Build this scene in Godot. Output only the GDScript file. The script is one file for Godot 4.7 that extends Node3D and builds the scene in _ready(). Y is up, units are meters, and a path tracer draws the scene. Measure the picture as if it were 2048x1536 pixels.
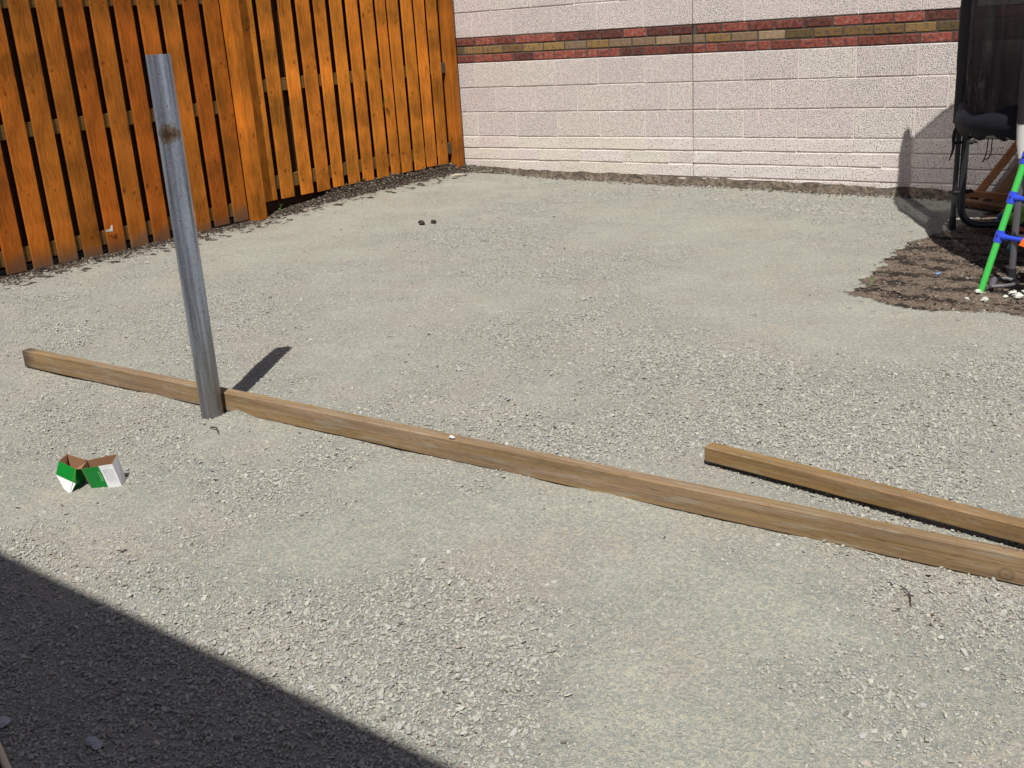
extends Node3D

# ---------------------------------------------------------------- mesh maker
class Mk:
	var v := PackedVector3Array()
	var n := PackedVector3Array()
	var t := PackedVector2Array()
	var c := PackedColorArray()
	var xf := Transform3D.IDENTITY
	var col := Color.WHITE

	func tri(a: Vector3, b: Vector3, d: Vector3, na: Vector3, nb: Vector3, nd: Vector3, ua := Vector2.ZERO, ub := Vector2.ZERO, ud := Vector2.ZERO) -> void:
		a = xf * a; b = xf * b; d = xf * d
		na = (xf.basis * na).normalized(); nb = (xf.basis * nb).normalized(); nd = (xf.basis * nd).normalized()
		if (b - a).cross(d - a).dot(na + nb + nd) > 0.0:
			v.append_array(PackedVector3Array([a, d, b])); n.append_array(PackedVector3Array([na, nd, nb])); t.append_array(PackedVector2Array([ua, ud, ub]))
		else:
			v.append_array(PackedVector3Array([a, b, d])); n.append_array(PackedVector3Array([na, nb, nd])); t.append_array(PackedVector2Array([ua, ub, ud]))
		c.append_array(PackedColorArray([col, col, col]))

	func flat(a: Vector3, b: Vector3, d: Vector3, outward: Vector3, ua := Vector2.ZERO, ub := Vector2.ZERO, ud := Vector2.ZERO) -> void:
		var q := (b - a).cross(d - a).normalized()
		if q.dot(outward) < 0.0:
			q = -q
		tri(a, b, d, q, q, q, ua, ub, ud)

	func quad(a: Vector3, b: Vector3, d: Vector3, e: Vector3, outward: Vector3, ua := Vector2.ZERO, ub := Vector2.ZERO, ud := Vector2.ZERO, ue := Vector2.ZERO) -> void:
		flat(a, b, d, outward, ua, ub, ud)
		flat(a, d, e, outward, ua, ud, ue)

	# a box with chamfered edges; u runs over the longer cross axis, v over the long axis, within the given texture window
	func box(centre: Vector3, size: Vector3, bevel := 0.002, win := Rect2(0, 0, 1, 1), wob := 0.0, seed_ := 0) -> void:
		var h := size * 0.5
		var g := RandomNumberGenerator.new()
		g.seed = seed_ + 11
		var P := {}
		for sx in [-1, 1]:
			for sy in [-1, 1]:
				for sz in [-1, 1]:
					var j := Vector3(g.randf_range(-wob, wob), g.randf_range(-wob, wob), g.randf_range(-wob, wob))
					var s := Vector3(sx, sy, sz)
					for ax in 3:
						var p := Vector3.ZERO
						for k in 3:
							p[k] = s[k] * (h[k] if k == ax else h[k] - bevel)
						P[[sx, sy, sz, ax]] = centre + p + j
		var long := size.max_axis_index()
		var uvof := func(p: Vector3, ax: int) -> Vector2:
			var q := (p - centre)
			var others := [0, 1, 2]
			others.erase(ax)
			var vi: int = long if long != ax else others[1]
			var ui: int = others[0] if others[1] == vi else others[1]
			return win.position + Vector2((q[ui] / size[ui] + 0.5) * win.size.x, (0.5 - q[vi] / size[vi]) * win.size.y)
		for ax in 3:
			var b: int = (ax + 1) % 3
			var d: int = (ax + 2) % 3
			for s in [-1, 1]:
				var k := [0, 0, 0]
				var pts: Array[Vector3] = []
				for q in [[-1, -1], [1, -1], [1, 1], [-1, 1]]:
					k[ax] = s; k[b] = q[0]; k[d] = q[1]
					pts.append(P[[k[0], k[1], k[2], ax]])
				var o := Vector3.ZERO
				o[ax] = s
				quad(pts[0], pts[1], pts[2], pts[3], o, uvof.call(pts[0], ax), uvof.call(pts[1], ax), uvof.call(pts[2], ax), uvof.call(pts[3], ax))
			# edges parallel to ax
			for sb in [-1, 1]:
				for sd in [-1, 1]:
					var k := [0, 0, 0]
					k[b] = sb; k[d] = sd
					k[ax] = -1
					var a0: Vector3 = P[[k[0], k[1], k[2], b]]
					var a1: Vector3 = P[[k[0], k[1], k[2], d]]
					k[ax] = 1
					var b0: Vector3 = P[[k[0], k[1], k[2], b]]
					var b1: Vector3 = P[[k[0], k[1], k[2], d]]
					var o := Vector3.ZERO
					o[b] = sb; o[d] = sd
					quad(a0, a1, b1, b0, o, uvof.call(a0, b), uvof.call(a1, b), uvof.call(b1, b), uvof.call(b0, b))
		for sx in [-1, 1]:
			for sy in [-1, 1]:
				for sz in [-1, 1]:
					var w: Vector2 = uvof.call(P[[sx, sy, sz, 0]], 0)
					flat(P[[sx, sy, sz, 0]], P[[sx, sy, sz, 1]], P[[sx, sy, sz, 2]], Vector3(sx, sy, sz), w, w, w)

	# a tube along points; radii may be one number or a list
	func tube(pts: Array, radius, sides := 12, cap := true, vscale := 1.0) -> void:
		var rings := []
		var nrm := []
		var run := 0.0
		var vs := []
		var up := Vector3.UP
		for i in pts.size():
			var a: Vector3 = pts[maxi(i - 1, 0)]
			var b: Vector3 = pts[mini(i + 1, pts.size() - 1)]
			var d := (b - a).normalized()
			if i == 0:
				up = Vector3.UP if absf(d.y) < 0.9 else Vector3.RIGHT
			var x := up.cross(d).normalized()
			up = d.cross(x).normalized()
			var r: float = radius[i] if radius is Array else radius
			var ring := []
			var nn := []
			for k in sides + 1:
				var an := TAU * k / sides
				var o := x * cos(an) + up * sin(an)
				ring.append(pts[i] + o * r)
				nn.append(o)
			rings.append(ring)
			nrm.append(nn)
			if i > 0:
				run += (pts[i] as Vector3).distance_to(pts[i - 1])
			vs.append(run * vscale)
		for i in pts.size() - 1:
			for k in sides:
				var u0 := float(k) / sides
				var u1 := float(k + 1) / sides
				tri(rings[i][k], rings[i][k + 1], rings[i + 1][k + 1], nrm[i][k], nrm[i][k + 1], nrm[i + 1][k + 1], Vector2(u0, vs[i]), Vector2(u1, vs[i]), Vector2(u1, vs[i + 1]))
				tri(rings[i][k], rings[i + 1][k + 1], rings[i + 1][k], nrm[i][k], nrm[i + 1][k + 1], nrm[i + 1][k], Vector2(u0, vs[i]), Vector2(u1, vs[i + 1]), Vector2(u0, vs[i + 1]))
		if cap:
			for e in [0, pts.size() - 1]:
				var o: Vector3 = (pts[e] as Vector3) - (pts[1] if e == 0 else pts[e - 1])
				o = o.normalized()
				for k in sides:
					tri(pts[e], rings[e][k], rings[e][k + 1], o, o, o, Vector2(0.5, vs[e]), Vector2(0.5, vs[e]), Vector2(0.5, vs[e]))

	# a lump: an icosphere-like ball pushed about by noise
	func lump(centre: Vector3, size: Vector3, seed_: int, rough := 0.3, rings := 6, sides := 9, facets := true) -> void:
		var ns := FastNoiseLite.new()
		ns.seed = seed_
		ns.frequency = 0.9
		var at := func(i: int, k: int) -> Vector3:
			var th := PI * i / rings
			var ph := TAU * (k % sides) / sides
			var d := Vector3(sin(th) * cos(ph), cos(th), sin(th) * sin(ph))
			return d * (1.0 + rough * ns.get_noise_3dv(d * 1.4 + Vector3(seed_ * 3.7, 0, 0)) * 2.0)
		for i in rings:
			for k in sides:
				var q := [at.call(i, k), at.call(i, k + 1), at.call(i + 1, k + 1), at.call(i + 1, k)]
				var w := []
				for p in q:
					w.append(centre + (p as Vector3) * size * 0.5)
				if facets:
					var o: Vector3 = (q[0] + q[1] + q[2] + q[3])
					if i > 0:
						flat(w[0], w[1], w[2], o)
					if i < rings - 1:
						flat(w[0], w[2], w[3], o)
				else:
					if i > 0:
						tri(w[0], w[1], w[2], q[0], q[1], q[2])
					if i < rings - 1:
						tri(w[0], w[2], w[3], q[0], q[2], q[3])

	func mesh() -> ArrayMesh:
		var a := []
		a.resize(Mesh.ARRAY_MAX)
		a[Mesh.ARRAY_VERTEX] = v
		a[Mesh.ARRAY_NORMAL] = n
		a[Mesh.ARRAY_TEX_UV] = t
		a[Mesh.ARRAY_COLOR] = c
		var m := ArrayMesh.new()
		m.add_surface_from_arrays(Mesh.PRIMITIVE_TRIANGLES, a)
		return m

# ---------------------------------------------------------------- naming helpers
var taken := {}
var rng := RandomNumberGenerator.new()

func numbered(called: String) -> String:
	if not taken.has(called):
		taken[called] = 0
		return called
	taken[called] += 1
	return "%s_%03d" % [called, taken[called]]

func tag(o: Node, label: String, category := "", group := "", kind := "") -> Node:
	if label: o.set_meta("label", label)
	if category: o.set_meta("category", category)
	if group: o.set_meta("group", group)
	if kind: o.set_meta("kind", kind)
	return o

func thing(called: String, label: String, category: String, at := Vector3.ZERO, group := "") -> Node3D:
	var o := Node3D.new()
	o.name = numbered(called)
	add_child(o)
	o.position = at
	tag(o, label, category, group)
	return o

func put(called: String, m: Mesh, mat: Material, parent: Node = null) -> MeshInstance3D:
	var o := MeshInstance3D.new()
	o.mesh = m
	o.material_override = mat
	if parent == null:
		o.name = numbered(called)
		add_child(o)
	else:
		var k := 0
		var nm := called
		while parent.has_node(NodePath(nm)):
			k += 1
			nm = "%s_%03d" % [called, k]
		o.name = nm
		parent.add_child(o, true)
	return o

# quicker put for many alike pieces: the caller counts
func piece(called: String, k: int, m: Mesh, mat: Material, parent: Node, at := Vector3.ZERO) -> MeshInstance3D:
	var o := MeshInstance3D.new()
	o.mesh = m
	o.material_override = mat
	o.name = called if k == 0 else "%s_%03d" % [called, k]
	parent.add_child(o, true)
	o.position = at
	return o

# ---------------------------------------------------------------- textures
func noise(seed_: int, freq: float, oct := 4, type := FastNoiseLite.TYPE_SIMPLEX_SMOOTH) -> FastNoiseLite:
	var f := FastNoiseLite.new()
	f.seed = seed_
	f.noise_type = type
	f.frequency = freq
	f.fractal_octaves = oct
	return f

func grey(f: FastNoiseLite, w: int, h: int) -> PackedByteArray:
	var im := f.get_seamless_image(w, h, false, false, 0.012)
	im.convert(Image.FORMAT_L8)
	return im.get_data()

func tex_rgb(d: PackedByteArray, w: int, h: int) -> ImageTexture:
	var im := Image.create_from_data(w, h, false, Image.FORMAT_RGB8, d)
	return ImageTexture.create_from_image(im)

func tex_l(d: PackedByteArray, w: int, h: int) -> ImageTexture:
	return ImageTexture.create_from_image(Image.create_from_data(w, h, false, Image.FORMAT_L8, d))

func s8(x: float) -> int:   # linear value to an sRGB byte
	x = clampf(x, 0.0, 1.0)
	return int(255.0 * (1.055 * pow(x, 1.0 / 2.4) - 0.055 if x > 0.0031308 else 12.92 * x))

func mat(lin: Color, rough := 0.9, metal := 0.0) -> StandardMaterial3D:
	var m := StandardMaterial3D.new()
	m.albedo_color = lin.linear_to_srgb()
	m.roughness = rough
	m.metallic = metal
	return m

func tri_world(m: StandardMaterial3D, per_metre: float, world := true) -> StandardMaterial3D:
	m.uv1_triplanar = true
	m.uv1_world_triplanar = world
	m.uv1_scale = Vector3.ONE * per_metre
	m.uv1_triplanar_sharpness = 6.0
	return m

func relief(m: StandardMaterial3D, t: Texture2D, cm: float) -> StandardMaterial3D:
	m.heightmap_enabled = true
	m.heightmap_texture = t
	m.heightmap_scale = cm
	return m

# ---------------------------------------------------------------- ground shape
var n_low := FastNoiseLite.new()
var n_mid := FastNoiseLite.new()
var n_fine := FastNoiseLite.new()
var n_rough := FastNoiseLite.new()
var n_edge := FastNoiseLite.new()
var soil_poly := PackedVector2Array([Vector2(2.35, 3.0), Vector2(2.25, 2.2), Vector2(2.27, 1.37), Vector2(2.43, 0.95), Vector2(2.47, 0.1), Vector2(5.2, 0.1), Vector2(5.2, 2.85), Vector2(3.6, 2.98), Vector2(3.15, 3.0), Vector2(2.73, 3.1), Vector2(2.51, 3.09)])
const ROUGH := [[1.36, 4.28, 0.75], [1.45, 6.1, 0.3], [2.27, 6.43, 0.42], [2.72, 6.71, 0.35], [3.3, 4.35, 0.85], [0.3, 6.0, 0.35], [-0.6, 5.05, 0.6], [2.3, 4.45, 0.55], [3.55, 6.05, 0.28], [3.3, 6.3, 0.18], [2.3, 6.68, 0.3], [1.93, 6.97, 0.4], [2.28, 5.24, 0.35], [-0.5, 2.7, 0.6], [0.6, 2.9, 0.7], [2.9, 4.9, 0.4], [2.0, 5.6, 0.2], [1.6, 5.5, 0.25], [2.2, 7.3, 0.5], [1.3, 6.8, 0.4], [0.1, 0.35, 0.5], [1.6, 0.6, 0.5], [3.2, 5.3, 0.3], [3.45, 5.75, 0.2]]
const SMOOTH := [[2.53, 5.69, 0.3], [3.06, 6.6, 0.24], [0.82, 1.97, 0.8], [1.99, 6.4, 0.2], [2.17, 6.08, 0.28], [3.1, 6.12, 0.22], [1.19, 6.5, 0.2], [-1.2, 3.35, 0.8], [2.6, 3.45, 0.55], [0.75, 4.0, 0.5], [2.84, 5.5, 0.2], [1.7, 2.5, 0.6], [-1.8, 2.0, 0.7], [0.9, 5.15, 0.3], [1.7, 5.95, 0.15], [1.9, 3.6, 0.5]]

func roughness_at(x: float, z: float) -> float:   # 0 fine dust .. 1 loose chips
	var r := 0.40 + 0.50 * n_rough.get_noise_2d(x, z) + 0.38 * n_mid.get_noise_2d(x * 1.6, z * 1.6) + 0.25 * n_edge.get_noise_2d(x * 2.6, z * 2.6)
	for b in ROUGH:
		var d2: float = ((x - b[0]) * (x - b[0]) + (z - b[1]) * (z - b[1])) / (b[2] * b[2])
		if d2 < 4.0:
			r += 0.42 * exp(-d2)
	for b in SMOOTH:
		var d2: float = ((x - b[0]) * (x - b[0]) + (z - b[1]) * (z - b[1])) / (b[2] * b[2])
		if d2 < 4.0:
			r -= 0.50 * exp(-d2)
	return clampf(r, 0.0, 1.0)

func plank_z(x: float) -> float:
	return 5.808 - 0.0482 * (x + 0.538)

func gh0(x: float, z: float) -> float:
	var y := -0.02 * clampf(x, -3.5, 5.0)
	y += 0.045 * smoothstep(-1.5, -2.4, x) * smoothstep(3.0, 2.0, z)
	y += 0.009 * n_low.get_noise_2d(x, z) + 0.004 * n_mid.get_noise_2d(x, z)
	return y

func gh(x: float, z: float) -> float:
	var y := gh0(x, z)
	# loose stuff heaped against the long plank and round the foot of the post
	var d := z - plank_z(x)
	if x > -0.6 and absf(d) < 0.2:
		y += 0.003 * exp(-d * d / 0.003) * clampf(0.5 + 1.4 * n_mid.get_noise_2d(x * 1.1, 3.0), 0.0, 1.0)
	var p := Vector2(x - 0.868, z - 5.785)
	y += 0.034 * exp(-p.length_squared() / 0.0035)
	return y

func in_soil(x: float, z: float) -> bool:
	var j := Vector2(n_edge.get_noise_2d(x, z), n_edge.get_noise_2d(x + 40.0, z)) * 0.07
	var f := Vector2(n_edge.get_noise_2d(x * 5.0, z * 5.0), n_edge.get_noise_2d(x * 5.0 + 40.0, z * 5.0)) * 0.02
	return Geometry2D.is_point_in_polygon(Vector2(x, z) + j + f, soil_poly)

func strip_edge(x: float, z: float) -> bool:   # the soil margin along fence and wall
	var e := 0.035 * n_edge.get_noise_2d(x * 1.5, z * 1.5) + 0.02 * n_edge.get_noise_2d(x * 7.0, z * 7.0)
	if x < -2.385 + e and z > 2.5:
		return true
	if x < -2.30 + e * 1.5 and z <= 2.5:
		return true
	if z < 0.035 + e * 0.6:
		return true
	return Vector2((x + 2.45) * 1.0, z - 0.1).length() < 0.27 + e

func bank(x: float, z: float) -> float:   # loose soil pushed up against the foot of the far panel
	return (0.062 + 0.05 * n_edge.get_noise_2d(x * 2.0, z * 2.0)) * smoothstep(-2.36, -2.47, x) * smoothstep(2.15, 1.7, z)

func sheet(x0: float, x1: float, z0: float, z1: float, step: float, height: Callable, tint: Callable) -> ArrayMesh:
	var nx := int(round((x1 - x0) / step)) + 1
	var nz := int(round((z1 - z0) / step)) + 1
	var v := PackedVector3Array(); v.resize(nx * nz)
	var n := PackedVector3Array(); n.resize(nx * nz)
	var c := PackedColorArray(); c.resize(nx * nz)
	for j in nz:
		for i in nx:
			var x := x0 + i * step
			var z := z0 + j * step
			v[j * nx + i] = Vector3(x, height.call(x, z), z)
			c[j * nx + i] = tint.call(x, z)
	for j in nz:
		for i in nx:
			var a := v[j * nx + maxi(i - 1, 0)]
			var b := v[j * nx + mini(i + 1, nx - 1)]
			var d := v[maxi(j - 1, 0) * nx + i]
			var e := v[mini(j + 1, nz - 1) * nx + i]
			n[j * nx + i] = (e - d).cross(b - a).normalized()
	var ix := PackedInt32Array(); ix.resize((nx - 1) * (nz - 1) * 6)
	var k := 0
	for j in nz - 1:
		for i in nx - 1:
			var q := j * nx + i
			ix[k] = q; ix[k + 1] = q + 1; ix[k + 2] = q + nx
			ix[k + 3] = q + 1; ix[k + 4] = q + nx + 1; ix[k + 5] = q + nx
			k += 6
	var a := []
	a.resize(Mesh.ARRAY_MAX)
	a[Mesh.ARRAY_VERTEX] = v
	a[Mesh.ARRAY_NORMAL] = n
	a[Mesh.ARRAY_COLOR] = c
	a[Mesh.ARRAY_INDEX] = ix
	var m := ArrayMesh.new()
	m.add_surface_from_arrays(Mesh.PRIMITIVE_TRIANGLES, a)
	return m

# ---------------------------------------------------------------- scattered copies
class Scatter:
	var buf := PackedFloat32Array()
	var count := 0
	func add(b: Basis, o: Vector3, c: Color) -> void:
		buf.append_array(PackedFloat32Array([b.x.x, b.y.x, b.z.x, o.x, b.x.y, b.y.y, b.z.y, o.y, b.x.z, b.y.z, b.z.z, o.z, c.r, c.g, c.b, 1.0]))
		count += 1

func many(called: String, s: Scatter, m: Mesh, material: Material, parent: Node) -> MultiMeshInstance3D:
	var mm := MultiMesh.new()
	mm.transform_format = MultiMesh.TRANSFORM_3D
	mm.use_colors = true
	mm.mesh = m
	mm.instance_count = s.count
	mm.buffer = s.buf
	var o := MultiMeshInstance3D.new()
	o.multimesh = mm
	o.material_override = material
	o.name = called
	parent.add_child(o, true)
	o.set_meta("kind", "stuff")
	return o

func chip_mesh(seed_: int) -> ArrayMesh:
	var g := RandomNumberGenerator.new()
	g.seed = seed_
	var m := Mk.new()
	var k := 5 + seed_ % 3
	var top := []
	var rim := []
	for i in k:
		var a := TAU * (i + g.randf_range(-0.3, 0.3)) / k
		var r := g.randf_range(0.7, 1.15)
		rim.append(Vector3(cos(a) * r, g.randf_range(-0.1, 0.1), sin(a) * r * 0.75))
		top.append(Vector3(cos(a) * r * 0.72, g.randf_range(0.22, 0.42), sin(a) * r * 0.55))
	for i in k:
		var j := (i + 1) % k
		var o: Vector3 = (rim[i] + rim[j]) * Vector3(1, 0, 1) + Vector3(0, 0.4, 0)
		m.quad(rim[i], rim[j], top[j], top[i], o)
		m.flat(top[i], top[j], Vector3(0, 0.36, 0), Vector3.UP)
		m.flat(rim[i], rim[j], Vector3(0, -0.35, 0), o * Vector3(1, 0, 1) + Vector3(0, -0.8, 0))
	return m.mesh()

# ================================================================ the scene
func _ready() -> void:
	rng.seed = 20

	# ---- camera, sky, sun, exposure
	var cam := Camera3D.new()
	cam.name = "camera"
	cam.fov = 40.145
	cam.near = 0.05
	cam.far = 500.0
	cam.position = Vector3(3.9954, 1.3376, 8.2288)
	cam.rotation_degrees = Vector3(-18.5624, 36.2799, -3.6451)
	add_child(cam)
	cam.current = true

	var sky_mat := ProceduralSkyMaterial.new()
	sky_mat.sky_top_color = Color(0.43, 0.43, 0.49)
	sky_mat.sky_horizon_color = Color(0.72, 0.72, 0.76)
	sky_mat.ground_bottom_color = Color(0.30, 0.29, 0.27)
	sky_mat.ground_horizon_color = Color(0.55, 0.58, 0.60)
	sky_mat.sky_energy_multiplier = 1.05
	sky_mat.ground_energy_multiplier = 0.5
	var sky := Sky.new()
	sky.sky_material = sky_mat
	var env := Environment.new()
	env.background_mode = Environment.BG_SKY
	env.sky = sky
	env.tonemap_mode = Environment.TONE_MAPPER_LINEAR
	env.tonemap_exposure = 1.16
	env.sdfgi_enabled = true
	env.ssao_enabled = true
	env.ssil_enabled = true
	var we := WorldEnvironment.new()
	we.name = "world_environment"
	we.environment = env
	add_child(we)

	var sun := DirectionalLight3D.new()
	sun.name = "sun"
	sun.light_energy = 1.5
	sun.light_color = Color(1.0, 0.982, 0.945)
	sun.light_angular_distance = 0.5
	sun.shadow_enabled = true
	add_child(sun)
	sun.look_at_from_position(Vector3(3.13, 10.0, 5.58), Vector3.ZERO)   # light falls 0.313, 0.558 m per metre of height

	# ---- noises
	for q in [[n_low, 3, 0.9], [n_mid, 5, 2.6], [n_fine, 7, 22.0], [n_rough, 9, 1.1], [n_edge, 12, 4.0]]:
		q[0].seed = q[1]
		q[0].frequency = q[2]
		q[0].noise_type = FastNoiseLite.TYPE_SIMPLEX_SMOOTH
		q[0].fractal_octaves = 3

	make_materials()
	make_ground()
	make_wall()
	make_fence()
	make_house()
	make_post()
	make_planks()
	make_trampoline()
	make_ladder()
	make_timber_stack()
	make_toys()
	make_box()
	make_small_things()
	make_gravel()
	make_debris()

# ---------------------------------------------------------------- materials
var M := {}

func make_materials() -> void:
	# gravel bed: dust, grit and fine crushed stone
	var w := 1024
	var a := grey(noise(21, 0.16, 4), w, w)
	var b := grey(noise(22, 0.035, 4), w, w)
	var cell := noise(23, 0.11, 1, FastNoiseLite.TYPE_CELLULAR)
	cell.cellular_return_type = FastNoiseLite.RETURN_CELL_VALUE
	var cv := grey(cell, w, w)
	cell.cellular_return_type = FastNoiseLite.RETURN_DISTANCE2_SUB
	var cd := grey(cell, w, w)
	var rgb := PackedByteArray(); rgb.resize(w * w * 3)
	var hgt := PackedByteArray(); hgt.resize(w * w)
	for i in w * w:
		var g := a[i] - 128
		var t := b[i] - 128
		var s := cv[i] - 128
		var e := mini(cd[i], 90)
		var y := 214 + (g * 42 >> 7) + (s * 18 >> 7) + (t * 12 >> 7)
		rgb[i * 3] = clampi(y + (s * 5 >> 7), 0, 255)
		rgb[i * 3 + 1] = clampi(y, 0, 255)
		rgb[i * 3 + 2] = clampi(y - (s * 6 >> 7), 0, 255)
		hgt[i] = clampi(96 + e / 2 + (s * 50 >> 7) + (g * 50 >> 7), 0, 255)
	var gt := tex_rgb(rgb, w, w)
	var ghm := tex_l(hgt, w, w)
	var m := mat(Color.WHITE, 0.95)
	m.albedo_texture = gt
	m.vertex_color_use_as_albedo = true
	tri_world(m, 1.35)
	relief(m, ghm, 0.38)
	M.gravel = m
	m = mat(Color.WHITE, 0.92)
	m.vertex_color_use_as_albedo = true
	M.chip = m

	# painted concrete block: pitted
	var p1 := grey(noise(31, 0.10, 3), w, w)
	var p2 := grey(noise(32, 0.018, 4), w, w)
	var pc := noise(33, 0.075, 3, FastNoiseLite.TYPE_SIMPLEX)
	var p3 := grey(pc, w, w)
	var rgb2 := PackedByteArray(); rgb2.resize(w * w * 3)
	var h2 := PackedByteArray(); h2.resize(w * w)
	var rgb3 := PackedByteArray(); rgb3.resize(w * w * 3)
	var h3 := PackedByteArray(); h3.resize(w * w)
	for i in w * w:
		var g: int = p1[i]
		var pit := maxi(0, 88 - p3[i])          # deep small holes, their shade and dirt painted into the colour
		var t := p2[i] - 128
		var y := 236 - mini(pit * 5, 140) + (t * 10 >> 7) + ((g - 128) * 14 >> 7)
		rgb2[i * 3] = clampi(y + (t * 4 >> 7), 0, 255)
		rgb2[i * 3 + 1] = clampi(y, 0, 255)
		rgb2[i * 3 + 2] = clampi(y + (t * -3 >> 7), 0, 255)
		h2[i] = clampi(190 - pit * 6 + (g - 128) / 3, 0, 255)
		# the low courses: smoother paint with chips off it and a few brown runs
		var chip := maxi(0, 82 - p3[i]) * (1 if p2[i] > 128 else 0) + maxi(0, 50 - p3[i])
		var y3 := 238 - mini(pit / 2, 30) + (t * 14 >> 7)
		var br := mini(chip * 6, 150)
		rgb3[i * 3] = clampi(y3 - br * 3 / 4, 0, 255)
		rgb3[i * 3 + 1] = clampi(y3 - br, 0, 255)
		rgb3[i * 3 + 2] = clampi(y3 - br * 9 / 8, 0, 255)
		h3[i] = clampi(200 - chip * 4 - pit + t / 4, 0, 255)
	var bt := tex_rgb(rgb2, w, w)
	var bh := tex_l(h2, w, w)
	var ct := tex_rgb(rgb3, w, w)
	var ch := tex_l(h3, w, w)
	M.block = []
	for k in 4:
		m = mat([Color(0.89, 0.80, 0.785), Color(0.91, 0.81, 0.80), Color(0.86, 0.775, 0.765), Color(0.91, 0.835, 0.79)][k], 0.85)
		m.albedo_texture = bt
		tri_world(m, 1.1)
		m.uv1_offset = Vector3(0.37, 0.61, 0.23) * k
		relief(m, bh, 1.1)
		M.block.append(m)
	M.low_block = []
	for k in 3:
		m = mat([Color(0.82, 0.78, 0.70), Color(0.81, 0.735, 0.72), Color(0.83, 0.78, 0.75)][k], 0.8)
		m.albedo_texture = ct
		tri_world(m, 0.9)
		m.uv1_offset = Vector3(0.31, 0.17, 0.53) * k
		relief(m, ch, 0.7)
		M.low_block.append(m)
	m = mat(Color(0.88, 0.80, 0.78), 0.85)
	m.albedo_texture = ct
	tri_world(m, 2.0)
	relief(m, ch, 0.3)
	M.painted_mortar = m
	m = mat(Color(0.12, 0.10, 0.085), 0.95)
	m.albedo_texture = gt
	tri_world(m, 2.0)
	relief(m, ghm, 0.3)
	M.mortar = m
	m = mat(Color(0.02, 0.018, 0.017), 0.8)
	M.sealant = m

	# footing: stained concrete with moss and clay
	var rgb4 := PackedByteArray(); rgb4.resize(512 * 512 * 3)
	var f1 := grey(noise(41, 0.03, 5), 512, 512)
	var f2 := grey(noise(42, 0.012, 4), 512, 512)
	for i in 512 * 512:
		var u: float = f1[i] / 255.0
		var q: float = smoothstep(0.35, 0.65, f2[i] / 255.0)
		var cc := Color(0.085, 0.06, 0.042).lerp(Color(0.24, 0.20, 0.16), u)
		cc = cc.lerp(Color(0.05, 0.045, 0.035), q * 0.6)
		rgb4[i * 3] = s8(cc.r); rgb4[i * 3 + 1] = s8(cc.g); rgb4[i * 3 + 2] = s8(cc.b)
	m = mat(Color.WHITE, 0.95)
	m.albedo_texture = tex_rgb(rgb4, 512, 512)
	tri_world(m, 1.7)
	relief(m, tex_l(f1, 512, 512), 1.0)
	M.footing = m

	# bricks
	var k1 := grey(noise(51, 0.022, 5), 512, 512)
	var k2 := grey(noise(52, 0.05, 3), 512, 512)
	var k3 := grey(noise(53, 0.12, 2), 512, 512)
	var bricks := {}
	for kind in ["red", "stock", "buff"]:
		var d := PackedByteArray(); d.resize(512 * 512 * 3)
		for i in 512 * 512:
			var u: float = k1[i] / 255.0
			var q: float = k2[i] / 255.0
			var s: float = k3[i] / 255.0
			var cc: Color
			if kind == "red":
				cc = Color(0.36, 0.082, 0.05).lerp(Color(0.27, 0.066, 0.048), smoothstep(0.4, 0.6, q))
				cc = cc.lerp(Color(0.30, 0.21, 0.185), 0.7 * smoothstep(0.6, 0.78, u))
				cc = cc.lerp(Color(0.075, 0.05, 0.048), 0.8 * smoothstep(0.40, 0.27, u))
			elif kind == "stock":
				cc = Color(0.36, 0.225, 0.065).lerp(Color(0.27, 0.17, 0.075), q)
				cc = cc.lerp(Color(0.14, 0.10, 0.09), 0.8 * smoothstep(0.58, 0.7, u))
				cc = cc.lerp(Color(0.012, 0.01, 0.01), smoothstep(0.27, 0.2, s))
			else:
				cc = Color(0.38, 0.27, 0.155).lerp(Color(0.32, 0.23, 0.15), q)
				cc = cc.lerp(Color(0.45, 0.36, 0.26), 0.6 * smoothstep(0.55, 0.7, u))
			d[i * 3] = s8(cc.r); d[i * 3 + 1] = s8(cc.g); d[i * 3 + 2] = s8(cc.b)
		bricks[kind] = tex_rgb(d, 512, 512)
	var kh := tex_l(k3, 512, 512)
	M.brick = {"red": [], "stock": [], "buff": []}
	for kind in bricks:
		for k in 4:
			m = mat([Color(1, 1, 1), Color(0.6, 0.56, 0.56), Color(0.86, 0.84, 0.84), Color(0.38, 0.40, 0.43)][k], 0.9)
			m.albedo_texture = bricks[kind]
			tri_world(m, 2.2)
			m.uv1_offset = Vector3(0.21, 0.43, 0.7) * k
			relief(m, kh, 0.4)
			M.brick[kind].append(m)

	# stained fence boards: eight strips of board, each with its own grain and knots
	var bw := 64
	var W := bw * 8
	var H := 1024
	var wd := PackedByteArray(); wd.resize(W * H * 3)
	var wh := PackedByteArray(); wh.resize(W * H)
	var nw := noise(61, 0.011, 3)
	var ng := noise(62, 0.5, 2)
	var nb := noise(63, 0.012, 4)
	var g := RandomNumberGenerator.new()
	g.seed = 64
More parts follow.
